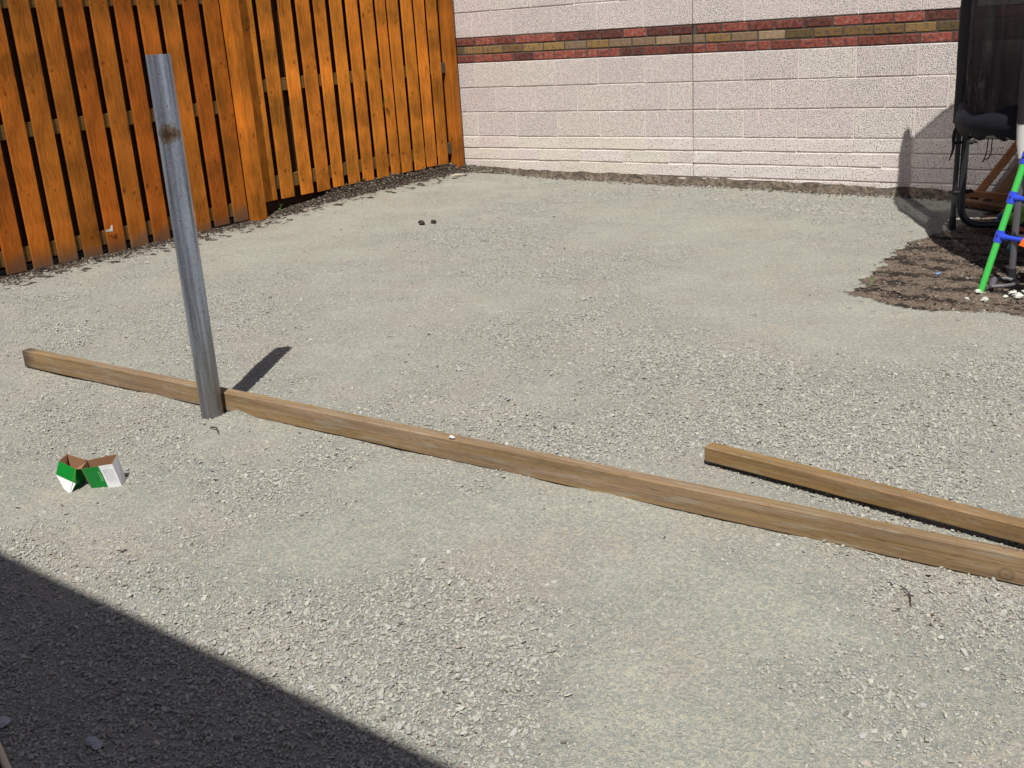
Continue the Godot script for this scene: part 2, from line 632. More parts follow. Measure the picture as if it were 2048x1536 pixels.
	for s in 8:
		var uc := g.randf_range(0.15, 0.85)
		var tone := g.randf_range(0.85, 1.12)
		var knots := []
		var kv := g.randf_range(40.0, 140.0)
		while kv < H:
			for r in g.randi_range(1, 2):
				knots.append([g.randf_range(6.0, 58.0), kv + g.randf_range(-14.0, 14.0), g.randf_range(1.6, 4.0)])
			kv += g.randf_range(190.0, 380.0)
		for y in H:
			var near := []
			for q in knots:
				if absf(y - q[1]) < 70.0:
					near.append(q)
			for x in bw:
				var u := float(x) / bw
				var f := absf(u - uc) * 5.0 + nw.get_noise_2d(x * 0.9 + s * 200.0, y * 0.16) * 3.2 + y * 0.0012
				var dark := 0.0
				for q in near:
					var dx: float = x - q[0]
					var dy: float = (y - q[1]) * 0.55
					var e: float = (dx * dx + dy * dy) / (q[2] * q[2])
					f += 2.2 * exp(-e * 0.05)
					dark += exp(-e * 0.9)
				var ring := 0.5 + 0.5 * sin(f * 5.0)
				ring = ring * ring
				var gr := ng.get_noise_2d(x * 1.9 + s * 90.0, y * 0.022) + 0.4 * ng.get_noise_2d(x * 4.0 + s * 90.0, y * 0.06)
				var bl := nb.get_noise_2d(x * 0.6 + s * 300.0, y * 0.35)
				var lum := tone * (1.0 - 0.13 * ring + 0.42 * gr + 0.62 * bl)
				var dirt := smoothstep(0.935, 0.99, float(y) / H + 0.05 * bl)
				lum *= 1.0 - 0.66 * minf(dark, 1.0)
				var red := 0.30 * bl + 0.25 * ring
				var i := y * W + s * bw + x
				var cc := Color(0.58 * lum, 0.200 * lum * (1.0 - 0.25 * red), 0.026 * lum * (1.0 - 0.3 * red))
				cc = cc.lerp(Color(0.20, 0.155, 0.115), 0.75 * dirt)
				wd[i * 3] = s8(cc.r)
				wd[i * 3 + 1] = s8(cc.g)
				wd[i * 3 + 2] = s8(cc.b)
				wh[i] = clampi(int(150 - 50 * ring + 50 * gr - 60 * minf(dark, 1.0)), 0, 255)
	var wt := tex_rgb(wd, W, H)
	var wht := tex_l(wh, W, H)
	M.fence = []
	for k in 6:
		m = mat([Color(0.66, 0.58, 0.52), Color(0.58, 0.47, 0.40), Color(0.60, 0.57, 0.54), Color(0.68, 0.64, 0.56), Color(0.86, 0.88, 0.80), Color(0.90, 0.87, 0.80)][k], 0.72)
		m.albedo_texture = wt
		relief(m, wht, 0.12)
		m.metallic_specular = 0.25
		M.fence.append(m)
	m = mat(Color(0.22, 0.36, 0.6), 0.85)
	m.albedo_texture = wt
	M.fence_rail = m
	m = mat(Color(0.08, 0.075, 0.09), 0.9)  # board texture tinted near black, the shade inside the gaps painted in
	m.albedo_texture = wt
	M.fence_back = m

	# plain sawn timber, long grain along v
	var TW := 128
	var TH := 1024
	var td := PackedByteArray(); td.resize(TW * TH * 3)
	var nt := noise(71, 0.02, 4)
	var nt2 := noise(72, 0.3, 2)
	for y in TH:
		for x in TW:
			var l := 1.0 + 0.35 * nt.get_noise_2d(x * 0.8, y * 0.35) + 0.22 * nt2.get_noise_2d(x, y * 0.03)
			var gq := nt.get_noise_2d(x * 0.5 + 500.0, y * 0.2)
			var cc := Color(0.34, 0.235, 0.115).lerp(Color(0.35, 0.25, 0.165), clampf(0.5 + gq * 1.2, 0, 1)) * l
			var kr := Vector2((x - 36) / 25.0, (y - 240) / 3.2).length()
			cc *= 1.0 - 0.35 * exp(-pow((kr - 1.0) / 0.22, 2.0)) - 0.5 * exp(-kr * kr * 20.0)
			cc = cc.lerp(Color(0.42, 0.385, 0.32), 0.55 * smoothstep(0.12, 0.5, nt.get_noise_2d(x * 1.3 + 90.0, y * 1.1 + 700.0)))
			cc *= 1.0 - 0.45 * smoothstep(0.42, 0.55, nt2.get_noise_2d(x * 0.5 + 40.0, y * 0.25))
			cc = cc.lerp(Color(0.085, 0.062, 0.05), 0.85 * smoothstep(1000.0, 1018.0, y + 9.0 * gq))
			cc *= 1.0 - 0.5 * smoothstep(0.36, 0.5, nt2.get_noise_2d(x * 0.8 + 300.0, y * 0.012))
			var i := (y * TW + x) * 3
			td[i] = s8(cc.r); td[i + 1] = s8(cc.g); td[i + 2] = s8(cc.b)
	var tt := tex_rgb(td, TW, TH)
	M.timber = mat(Color(0.70, 0.665, 0.63), 0.9)
	M.timber.albedo_texture = tt
	M.timber_orange = mat(Color(0.65, 0.57, 0.44), 0.9)
	M.timber_orange.albedo_texture = tt
	M.timber_dark = mat(Color(0.34, 0.25, 0.2), 0.9)
	M.timber_dark.albedo_texture = tt
	M.timber_red = mat(Color(0.50, 0.28, 0.19), 0.9)
	M.timber_red.albedo_texture = tt

	# galvanised steel with a rust scab
	var GW := 256
	var GH := 1024
	var gd := PackedByteArray(); gd.resize(GW * GH * 3)
	var g1 := noise(81, 0.03, 4)
	var g2 := noise(82, 0.10, 3)
	for y in GH:
		for x in GW:
			var an := TAU * x / GW
			var px := cos(an) * 40.0
			var pz := sin(an) * 40.0
			var st := g1.get_noise_3d(px * 1.6, y * 0.10, pz * 1.6)
			var sp := g2.get_noise_3d(px, y * 0.7, pz)
			var hh := 1.35 * (1.0 - float(y) / GH)
			var lum := 0.43 + 0.24 * st + 0.12 * sp
			var cc := Color(0.86, 0.97, 1.18) * lum
			cc = cc.lerp(Color(0.22, 0.205, 0.18), 0.7 * smoothstep(0.5, 0.05, hh + 0.25 * st))
			var du := angle_difference(an, PI * 0.5 - 0.25) / 0.95
			var r := Vector2(du, (hh - 1.065) / 0.030).length() + 0.55 * sp
			cc = cc.lerp(Color(0.23, 0.165, 0.11), 0.9 * smoothstep(1.25, 0.8, r))
			cc = cc.lerp(Color(0.11, 0.055, 0.03), 0.8 * smoothstep(0.62, 0.3, r + 0.4 * st))
			cc = cc.lerp(Color(0.10, 0.06, 0.04), 0.8 * smoothstep(0.42, 0.6, sp))
			var i := (y * GW + x) * 3
			gd[i] = s8(cc.r); gd[i + 1] = s8(cc.g); gd[i + 2] = s8(cc.b)
	M.steel = mat(Color.WHITE, 0.36, 0.82)
	M.steel.albedo_texture = tex_rgb(gd, GW, GH)

	# soil
	var so := grey(noise(91, 0.05, 5), 512, 512)
	var so2 := grey(noise(92, 0.15, 3), 512, 512)
	var sd := PackedByteArray(); sd.resize(512 * 512 * 3)
	var sh := PackedByteArray(); sh.resize(512 * 512)
	for i in 512 * 512:
		var y := 190 + (so[i] - 128) / 2 + (so2[i] - 128) / 3
		sd[i * 3] = clampi(y, 0, 255); sd[i * 3 + 1] = clampi(y - 2, 0, 255); sd[i * 3 + 2] = clampi(y - 4, 0, 255)
		sh[i] = (so[i] + so2[i]) / 2
	m = mat(Color.WHITE, 0.95)
	m.vertex_color_use_as_albedo = true
	m.albedo_texture = tex_rgb(sd, 512, 512)
	tri_world(m, 2.3)
	relief(m, tex_l(sh, 512, 512), 1.0)
	M.soil = m

	M.tube_dark = mat(Color(0.045, 0.048, 0.06), 0.38, 0.6)
	M.tube_grey = mat(Color(0.16, 0.155, 0.185), 0.4, 0.5)
	M.black = mat(Color(0.012, 0.012, 0.015), 0.75)
	M.foam = mat(Color(0.010, 0.009, 0.014), 0.8)
	M.pad = mat(Color(0.012, 0.0125, 0.020), 0.7)
	M.pad.metallic_specular = 0.2
	m = mat(Color(0.012, 0.011, 0.014), 0.9)
	m.transparency = BaseMaterial3D.TRANSPARENCY_ALPHA
	m.albedo_color.a = 0.80
	m.cull_mode = BaseMaterial3D.CULL_DISABLED
	M.net = m
	m = m.duplicate()
	m.albedo_color.a = 0.95
	m.vertex_color_use_as_albedo = true
	M.hem = m
	M.green = mat(Color(0.055, 0.50, 0.085), 0.35)
	M.blue = mat(Color(0.03, 0.07, 0.62), 0.35)
	M.orange = mat(Color(0.85, 0.15, 0.015), 0.4)
	M.white = mat(Color(0.58, 0.58, 0.57), 0.7)
	M.card = mat(Color(0.26, 0.135, 0.07), 0.9)
	M.leaf = mat(Color(0.10, 0.26, 0.03), 0.6)
	M.twig = mat(Color(0.05, 0.035, 0.025), 0.9)
	M.stone = mat(Color(0.46, 0.45, 0.41), 0.9)
	M.clod = mat(Color(0.035, 0.033, 0.024), 0.95)

# ---------------------------------------------------------------- ground
func make_ground() -> void:
	var far := PlaneMesh.new()
	far.size = Vector2(500, 500)
	var fm := mat(Color(0.22, 0.21, 0.19), 0.95)
	var fo := put("ground", far, fm)
	fo.position.y = -0.22
	tag(fo, "", "", "", "structure")

	var tint := func(x: float, z: float) -> Color:
		var r := roughness_at(x, z)
		var c := Color(0.445, 0.446, 0.382).lerp(Color(0.352, 0.350, 0.315), r)  # greyer where rough, and darkened to stand for shade between the chips
		var k := n_low.get_noise_2d(x * 1.7 + 30.0, z * 1.7)
		c = c.lerp(Color(0.44, 0.395, 0.34), clampf(k * 1.1, 0.0, 0.5))
		c *= 1.0 + 0.09 * n_mid.get_noise_2d(x * 0.7, z * 0.7) + 0.05 * n_fine.get_noise_2d(x, z)
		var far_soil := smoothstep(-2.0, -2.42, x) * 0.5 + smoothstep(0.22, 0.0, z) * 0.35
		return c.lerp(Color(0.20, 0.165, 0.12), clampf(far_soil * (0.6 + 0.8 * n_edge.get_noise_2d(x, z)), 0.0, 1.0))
	var height := func(x: float, z: float) -> float:
		if in_soil(x, z) or strip_edge(x, z):
			return gh0(x, z) - 0.045
		var r := 0.0035 * n_fine.get_noise_2d(x, z)
		return gh(x, z) + r
	var y := put("gravel_yard", sheet(-2.75, 5.45, -0.1, 10.0, 0.02, height, tint), M.gravel)
	tag(y, "", "", "", "structure")

	var soil_tint := func(x: float, z: float) -> Color:
		var k := n_edge.get_noise_2d(x * 0.55, z * 1.4)
		var c := Color(0.27, 0.205, 0.16).lerp(Color(0.038, 0.024, 0.019), smoothstep(0.0, 0.24, k + 0.35 * n_fine.get_noise_2d(x, z)))
		return c.lerp(Color(0.34, 0.28, 0.22), clampf(0.7 * smoothstep(0.1, 0.5, n_edge.get_noise_2d(x * 1.3 + 90.0, z * 3.0)), 0, 1))
	var soil_h := func(x: float, z: float) -> float:
		var e := 0.007 * n_edge.get_noise_2d(x * 2.0, z * 4.0) + 0.007 * n_fine.get_noise_2d(x * 0.8, z * 1.6)
		return gh0(x, z) - 0.006 + e
	var sb := put("soil_bed", sheet(2.1, 5.3, -0.1, 3.25, 0.0125, soil_h, soil_tint), M.soil)
	tag(sb, "", "", "", "structure")
	var strip_h := func(x: float, z: float) -> float:
		var e := 0.016 * n_edge.get_noise_2d(x * 2.0, z * 2.0) + 0.010 * n_fine.get_noise_2d(x, z)
		var under := smoothstep(-2.42, -2.6, x)
		return gh0(x, z) - 0.004 + e + (0.02 if z > 2.6 else -0.03) * under + bank(x, z)
	var dark_tint := func(x: float, z: float) -> Color:
		var k := n_edge.get_noise_2d(x, z * 1.5)
		return Color(0.075, 0.055, 0.040).lerp(Color(0.028, 0.020, 0.015), smoothstep(-0.2, 0.3, k)).lerp(Color(0.21, 0.17, 0.13), 0.7 * smoothstep(0.12, 0.5, n_fine.get_noise_2d(x, z)))
	var fs := put("soil_margin", sheet(-3.2, -2.1, -0.1, 6.2, 0.02, strip_h, dark_tint), M.soil)
	tag(fs, "", "", "", "structure")
	var ws := put("soil_margin", sheet(-2.6, 5.4, -0.06, 0.18, 0.02, func(x: float, z: float) -> float: return gh0(x, z) - 0.012 + 0.02 * exp(-z / 0.03) + 0.012 * n_fine.get_noise_2d(x, z), dark_tint), M.soil)
	tag(ws, "", "", "", "structure")

# ---------------------------------------------------------------- the block wall
func make_wall() -> void:
	var wl := thing("block_wall", "pink painted concrete block wall with a red and yellow brick band", "wall")
	var x0 := -3.15
	var x1 := 5.4
	# core behind the faces, in the colours of its mortar: painted below and above, bare in the brick band
	for q in [[-0.3, 1.068, "painted"], [1.068, 1.297, "bare"], [1.297, 2.19, "painted"]]:
		for side in [[x0, -0.0055], [0.0055, x1]]:
			var m := Mk.new()
			m.box(Vector3((side[0] + side[1]) * 0.5, (q[0] + q[1]) * 0.5, -0.0565), Vector3(side[1] - side[0], q[1] - q[0], 0.10), 0.001)
			put("mortar_bed", m.mesh(), M.painted_mortar if q[2] == "painted" else M.mortar, wl)
	var js := Mk.new()
	js.box(Vector3(0, 0.95, -0.06), Vector3(0.0108, 2.5, 0.070), 0.001)
	put("movement_joint", js.mesh(), M.sealant, wl)
	# courses of big blocks
	var g := RandomNumberGenerator.new()
	g.seed = 101
	var shapes := {}
	var count := 0
	var rows := [[0.395, 0.62, 0.0], [0.62, 0.845, 0.225], [0.845, 1.07, 0.0], [1.295, 1.52, 0.0], [1.52, 1.745, 0.225], [1.745, 1.97, 0.0], [1.97, 2.195, 0.225]]
	for r in rows:
		var k := -7
		while k < 12:
			var a: float = k * 0.45 + r[2]
			var e := a + 0.45
			if r[2] > 0.0 and k == -1:     # the half blocks on either side of the joint
				for half in [[-0.225, 0.0], [0.0, 0.225]]:
					block(wl, half[0], half[1], r[0], r[1], count, M.block[g.randi() % 4], shapes, g, 0.009)
					count += 1
			else:
				block(wl, maxf(a, x0), minf(e, x1), r[0], r[1], count, M.block[g.randi() % 4], shapes, g, 0.009)
				count += 1
			k += 1
	# low courses, a hand high each
	count = 0
	var low := [[-0.045, 0.066, 0.225], [0.066, 0.176, 0.0], [0.176, 0.285, 0.225], [0.285, 0.395, 0.0]]
	for r in low:
		var k := -7
		while k < 12:
			var a: float = k * 0.45 + r[2]
			if r[2] > 0.0 and k == -1:
				for half in [[-0.225, 0.0], [0.0, 0.225]]:
					block(wl, half[0], half[1], r[0], r[1], count, M.low_block[g.randi() % 3], shapes, g, 0.0125, "low_block")
					count += 1
			else:
				var mt: Material = M.low_block[0] if a < -0.6 and g.randf() < 0.75 else M.low_block[1 + g.randi() % 2]
				block(wl, maxf(a, x0), minf(a + 0.45, x1), r[0], r[1], count, mt, shapes, g, 0.0125, "low_block")
				count += 1
			k += 1
	# brick band
	count = 0
	var kinds := [["red", 1.0725, 0.0], ["yellow", 1.1475, 0.1125], ["red", 1.2225, 0.03]]
	for r in kinds:
		var k := -14
		while k < 24:
			var a: float = k * 0.225 + r[2]
			var e := a + 0.225
			var mt: Material
			var q := g.randf()
			if r[0] == "red":
				mt = M.brick.red[g.randi() % 4 if absf(a - 0.4) > 0.5 else [1, 3, 1, 2][g.randi() % 4]]
			else:
				mt = M.brick.stock[g.randi() % 4] if q < 0.62 else M.brick.buff[g.randi() % 3]
			var parts := [[a, e]]
			if a < 0.0 and e > 0.0:
				parts = [[a, 0.0], [0.0, e]]
			elif r[1] < 1.1 and q < 0.55:
				parts = [[a, a + 0.1125], [a + 0.1125, e]]   # the bottom row has many half bats
			for p in parts:
				if p[1] - p[0] < 0.04:
					continue
				var len := minf(p[1], x1) - maxf(p[0], x0) - 0.013
				var key := "k%.3f" % len
				if not shapes.has(key):
					var mk := Mk.new()
					mk.box(Vector3.ZERO, Vector3(len, 0.063, 0.06), 0.004, Rect2(0, 0, 1, 1), 0.0012, count)
					shapes[key] = mk.mesh()
				piece("brick", count, shapes[key], mt, wl, Vector3((maxf(p[0], x0) + minf(p[1], x1)) * 0.5, r[1] + 0.035, -0.031 + g.randf_range(-0.0015, 0.0025)))
				count += 1
			k += 1
	# coping and footing
	for k in 15:
		var mk := Mk.new()
		mk.box(Vector3(x0 + 0.3 + k * 0.6, 2.225, -0.09), Vector3(0.592, 0.05, 0.3), 0.008)
		piece("coping_stone", k, mk.mesh(), M.low_block[2], wl)
	var ft := Mk.new()
	var prof := [Vector2(-0.02, 0.0), Vector2(0.0, 0.012), Vector2(0.012, -0.02), Vector2(0.028, -0.06), Vector2(0.034, -0.2)]
	var fn := noise(105, 3.0, 4)
	var nseg := 240
	for i in nseg:
		for j in prof.size() - 1:
			var q := []
			for d in [[i, j], [i + 1, j], [i + 1, j + 1], [i, j + 1]]:
				var x: float = x0 + (x1 - x0) * d[0] / nseg
				var p: Vector2 = prof[d[1]]
				var up := gh0(x, 0.02) + 0.052 + 0.02 * fn.get_noise_2d(x, d[1]) - 0.03 * smoothstep(-1.2, -2.3, x)
				q.append(Vector3(x, up + p.y, p.x + (0.008 * fn.get_noise_2d(x * 2.0, d[1] * 3.0 + 7.0) if d[1] > 0 else 0.0)))
			ft.quad(q[0], q[1], q[2], q[3], Vector3(0, 0.4, 1))
	put("footing", ft.mesh(), M.footing, wl)

func block(wl: Node, a: float, e: float, y0: float, y1: float, k: int, mt: Material, shapes: Dictionary, g: RandomNumberGenerator, gap: float, called := "block") -> void:
	if e - a < 0.03:
		return
	var key := "b%.3f_%.3f_%d" % [e - a, y1 - y0, g.randi() % 3]
	if not shapes.has(key):
		var mk := Mk.new()
		mk.box(Vector3.ZERO, Vector3(e - a - (gap if y1 - y0 > 0.15 else 0.005), y1 - y0 - gap, 0.06), 0.0035, Rect2(0, 0, 1, 1), 0.0014 if y1 - y0 > 0.15 else 0.0032, k)
		shapes[key] = mk.mesh()
	piece(called, k, shapes[key], mt, wl, Vector3((a + e) * 0.5, (y0 + y1) * 0.5, -0.030 + g.randf_range(-0.0015, 0.002)))

# ---------------------------------------------------------------- the fence
func make_fence() -> void:
	var f := thing("board_fence", "orange stained timber fence of upright boards with dark gaps", "fence")
	var g := RandomNumberGenerator.new()
	g.seed = 201
	var face := -2.459    # middle of the front boards
	var n := 0
	var nb := 0
	var strips := []
	# near panel
	var z := 5.60
	var gaps := []
	for i in 15:
		gaps.append([5.5672 - 0.1867 * i, 0.037])
	for i in gaps.size():
		var hi: float = gaps[i][0] - gaps[i][1]
		var lo: float = gaps[i + 1][0] if i + 1 < gaps.size() else 2.95 - 0.1867 + 0.003
		if lo > hi - 0.05:
			continue
		fence_board(f, n, face, lo, hi - 0.015, 0.055 + g.randf_range(-0.012, 0.012), 1.86 + g.randf_range(-0.004, 0.004), M.fence[g.randi() % 4], g)
		n += 1
		rear_board(f, nb, gaps[i][0] - gaps[i][1] * 0.5, 0.09, 1.86, g)
		nb += 1
	rear_board(f, nb, 2.765, 0.09, 1.86, g)
	nb += 1
	# far panel, its boards squeezed towards the wall
	var fg := [[2.66, 0.012], [2.448, 0.040], [2.256, 0.063], [2.049, 0.044], [1.849, 0.038], [1.673, 0.047], [1.474, 0.032], [1.294, 0.034], [1.099, 0.026], [0.942, 0.019], [0.771, 0.027], [0.586, 0.020], [0.415, 0.021], [0.238, 0.045]]
	for i in fg.size() - 1:
		fence_board(f, n, face - 0.004, fg[i + 1][0], fg[i][0] - fg[i][1] - (0.017 if i > 0 else 0.0), 0.166 + g.randf_range(-0.006, 0.006), 1.93 + g.randf_range(-0.004, 0.004), M.fence[4 + g.randi() % 2], g, true)
		n += 1
		rear_board(f, nb, fg[i][0] - fg[i][1] * 0.5, 0.17, 1.93, g)
		nb += 1
	rear_board(f, nb, 0.21, 0.17, 1.93, g)
	# rails
	for q in [[2.745, 5.62, 0.160, 0.098], [2.745, 5.62, 0.926, 0.092], [2.745, 5.62, 1.70, 0.095], [0.16, 2.655, 0.300, 0.105], [0.16, 2.655, 1.045, 0.095], [0.16, 2.655, 1.77, 0.095]]:
		var mk := Mk.new()
		mk.box(Vector3(-2.489, q[2], (q[0] + q[1]) * 0.5), Vector3(0.038, q[3], q[1] - q[0]), 0.003, Rect2(0.02, 0, 0.1, 1))
		put("rail", mk.mesh(), M.fence_rail, f)
	# a dark gravel board closes the foot of the far panel
	var gb := Mk.new()
	gb.box(Vector3(-2.545, 0.06, 1.35), Vector3(0.03, 0.26, 2.5), 0.003, Rect2(0.3, 0, 0.1, 1))
	put("gravel_board", gb.mesh(), M.fence_back, f)
	# posts
	for q in [[2.70, 1.98, 0.0, -2.415, 0.1], [0.105, 1.98, 0.02, -2.455, 0.1], [5.68, 1.95, 0.0, -2.415, 0.1]]:
		var mk := Mk.new()
		mk.box(Vector3(q[3], q[1] * 0.5 - 0.1, q[0]), Vector3(0.1, q[1] + 0.2, q[4]), 0.004, Rect2(0.125 * (n % 8) + 0.004, 0, 0.117, 1))
		n += 1
		put("fence_post", mk.mesh(), M.fence[3] if q[0] > 0.5 else M.fence[2], f)

func fence_board(f: Node, k: int, face: float, lo: float, hi: float, y0: float, y1: float, mt: Material, g: RandomNumberGenerator, flip := false) -> void:
	var mk := Mk.new()
	var s := g.randi() % 8
	var r := Rect2(s * 0.125 + 0.004, 1.0 if flip else 0.0, 0.117, -1.0 if flip else 1.0)
	mk.box(Vector3.ZERO, Vector3(0.018, y1 - y0, hi - lo), 0.0022, r, 0.0012, k)
	var o := piece("board", k, mk.mesh(), mt, f, Vector3(face + g.randf_range(-0.002, 0.002), (y0 + y1) * 0.5, (lo + hi) * 0.5))
	o.rotation = Vector3(g.randf_range(-0.0035, 0.0035), g.randf_range(-0.02, 0.02), 0)

func rear_board(f: Node, k: int, z: float, y0: float, y1: float, g: RandomNumberGenerator) -> void:
	var mk := Mk.new()
	mk.box(Vector3.ZERO, Vector3(0.018, y1 - y0, 0.181), 0.001, Rect2((g.randi() % 8) * 0.125 + 0.004, 0, 0.117, 1))
	piece("rear_board", k, mk.mesh(), M.fence_back, f, Vector3(-2.519, (y0 + y1) * 0.5, z))

# ---------------------------------------------------------------- the house behind the viewer, whose eave shades the near corner
func make_house() -> void:
	var h := thing("house", "rendered house behind the yard with eave shading the near corner", "house", Vector3(0, 0, 0))
	h.position = Vector3(1.141, 0, 8.655)
	h.rotation.y = -0.0283
	var wall := mat(Color(0.50, 0.46, 0.40), 0.9)
	wall.albedo_texture = M.low_block[1].albedo_texture
	tri_world(wall, 1.3)
	var mk := Mk.new()
	mk.box(Vector3(1.0, 1.5, 3.3), Vector3(10.0, 3.5, 5.9), 0.01)
	put("wall", mk.mesh(), wall, h)
	var roof := mat(Color(0.13, 0.09, 0.08), 0.9)
	mk = Mk.new()
	for s in [[0.06, 3.26, 3.3, 5.2], [6.54, 3.26, 3.3, 5.2]]:
		var a := Vector3(-4.3, s[1], s[0]); var b := Vector3(6.3, s[1], s[0])
		var c := Vector3(6.3, s[3], s[2]); var d := Vector3(-4.3, s[3], s[2])
		var up := Vector3(0, 1, -0.6 if s[0] < 1.0 else 0.6)
		mk.quad(a, b, c, d, up)
		mk.quad(a - Vector3(0, 0.08, 0), b - Vector3(0, 0.08, 0), c - Vector3(0, 0.08, 0), d - Vector3(0, 0.08, 0), -up)
		mk.quad(a, b, b - Vector3(0, 0.08, 0), a - Vector3(0, 0.08, 0), Vector3(0, 0, -1 if s[0] < 1.0 else 1))
	put("roof", mk.mesh(), roof, h)
	mk = Mk.new()
	mk.tube([Vector3(-4.3, 3.20, 0.055), Vector3(6.3, 3.20, 0.055)], 0.055, 10)
	put("gutter", mk.mesh(), M.black, h)

# ---------------------------------------------------------------- the galvanised post
func make_post() -> void:
	var p := thing("steel_post", "grey galvanised steel tube standing upright in the gravel", "post", Vector3(0.757, 0.0, 5.800))
	p.rotation = Vector3(0.0, deg_to_rad(36.0), -0.008)
	var mk := Mk.new()
	var ro := 0.0425
	var ri := 0.0385
	var top := 1.333
	var rows := 10
	var sides := 40
	for i in rows:
		for k in sides:
			var q := []
			var nn := []
			var uu := []
			for d in [[i, k], [i, k + 1], [i + 1, k + 1], [i + 1, k]]:
				var an: float = TAU * d[1] / sides
				var y: float = -0.25 + (top + 0.25) * d[0] / rows
				q.append(Vector3(cos(an) * ro, y, sin(an) * ro))
				nn.append(Vector3(cos(an), 0, sin(an)))
				uu.append(Vector2(float(d[1]) / sides, 1.0 - clampf(y / 1.35, 0, 1)))
			mk.tri(q[0], q[1], q[2], nn[0], nn[1], nn[2], uu[0], uu[1], uu[2])
			mk.tri(q[0], q[2], q[3], nn[0], nn[2], nn[3], uu[0], uu[2], uu[3])
	put("tube", mk.mesh(), M.steel, p)
	mk = Mk.new()
	for k in sides:
		var a0 := TAU * k / sides
		var a1 := TAU * (k + 1) / sides
		var e0 := Vector3(cos(a0), 0, sin(a0))
		var e1 := Vector3(cos(a1), 0, sin(a1))
		var t := Vector3(0, top, 0)
		mk.quad(e0 * ro + t, e1 * ro + t, e1 * ri + t, e0 * ri + t, Vector3.UP)
		mk.tri(e0 * ri + t, e1 * ri + t, e1 * ri, -e0, -e1, -e1, Vector2(0.2, 0.3), Vector2(0.2, 0.3), Vector2(0.2, 0.6))
		mk.tri(e0 * ri + t, e1 * ri, e0 * ri, -e0, -e1, -e0, Vector2(0.2, 0.3), Vector2(0.2, 0.6), Vector2(0.2, 0.6))
	put("cut_rim", mk.mesh(), M.steel, p)

# ---------------------------------------------------------------- loose timber on the gravel
func make_planks() -> void:
	var t := Mk.new()
	# long plank: front bottom edge runs along plank_z(x)
	var L := 5.4
	t.box(Vector3.ZERO, Vector3(L, 0.078, 0.045), 0.003, Rect2(0, 0, 1, 1.0), 0.0, 1)
	var o := put("long_plank", t.mesh(), M.timber)
	o.rotation.z = -0.0202
	o.rotation.y = atan2(0.0482, 1.0)
	o.position = Vector3(-0.538, 0.015, 5.808) + o.basis * Vector3(L * 0.5, 0.039, -0.0225)
	tag(o, "long brown timber plank lying on edge behind the steel post", "plank")
	t = Mk.new()
	L = 1.9
	t.box(Vector3.ZERO, Vector3(L, 0.052, 0.05), 0.003, Rect2(0, 0.3, 1, 0.5))
	o = put("short_plank", t.mesh(), M.timber_orange)
	o.rotation.z = -0.004
	o.rotation.y = -atan2(0.126, 0.99)
	o.position = Vector3(2.607, -0.040, 5.30) + o.basis * Vector3(L * 0.5, 0.026, -0.025)
	tag(o, "shorter square timber batten lying on the gravel at the right edge", "plank")

# ---------------------------------------------------------------- trampoline
const BOW := 0.115

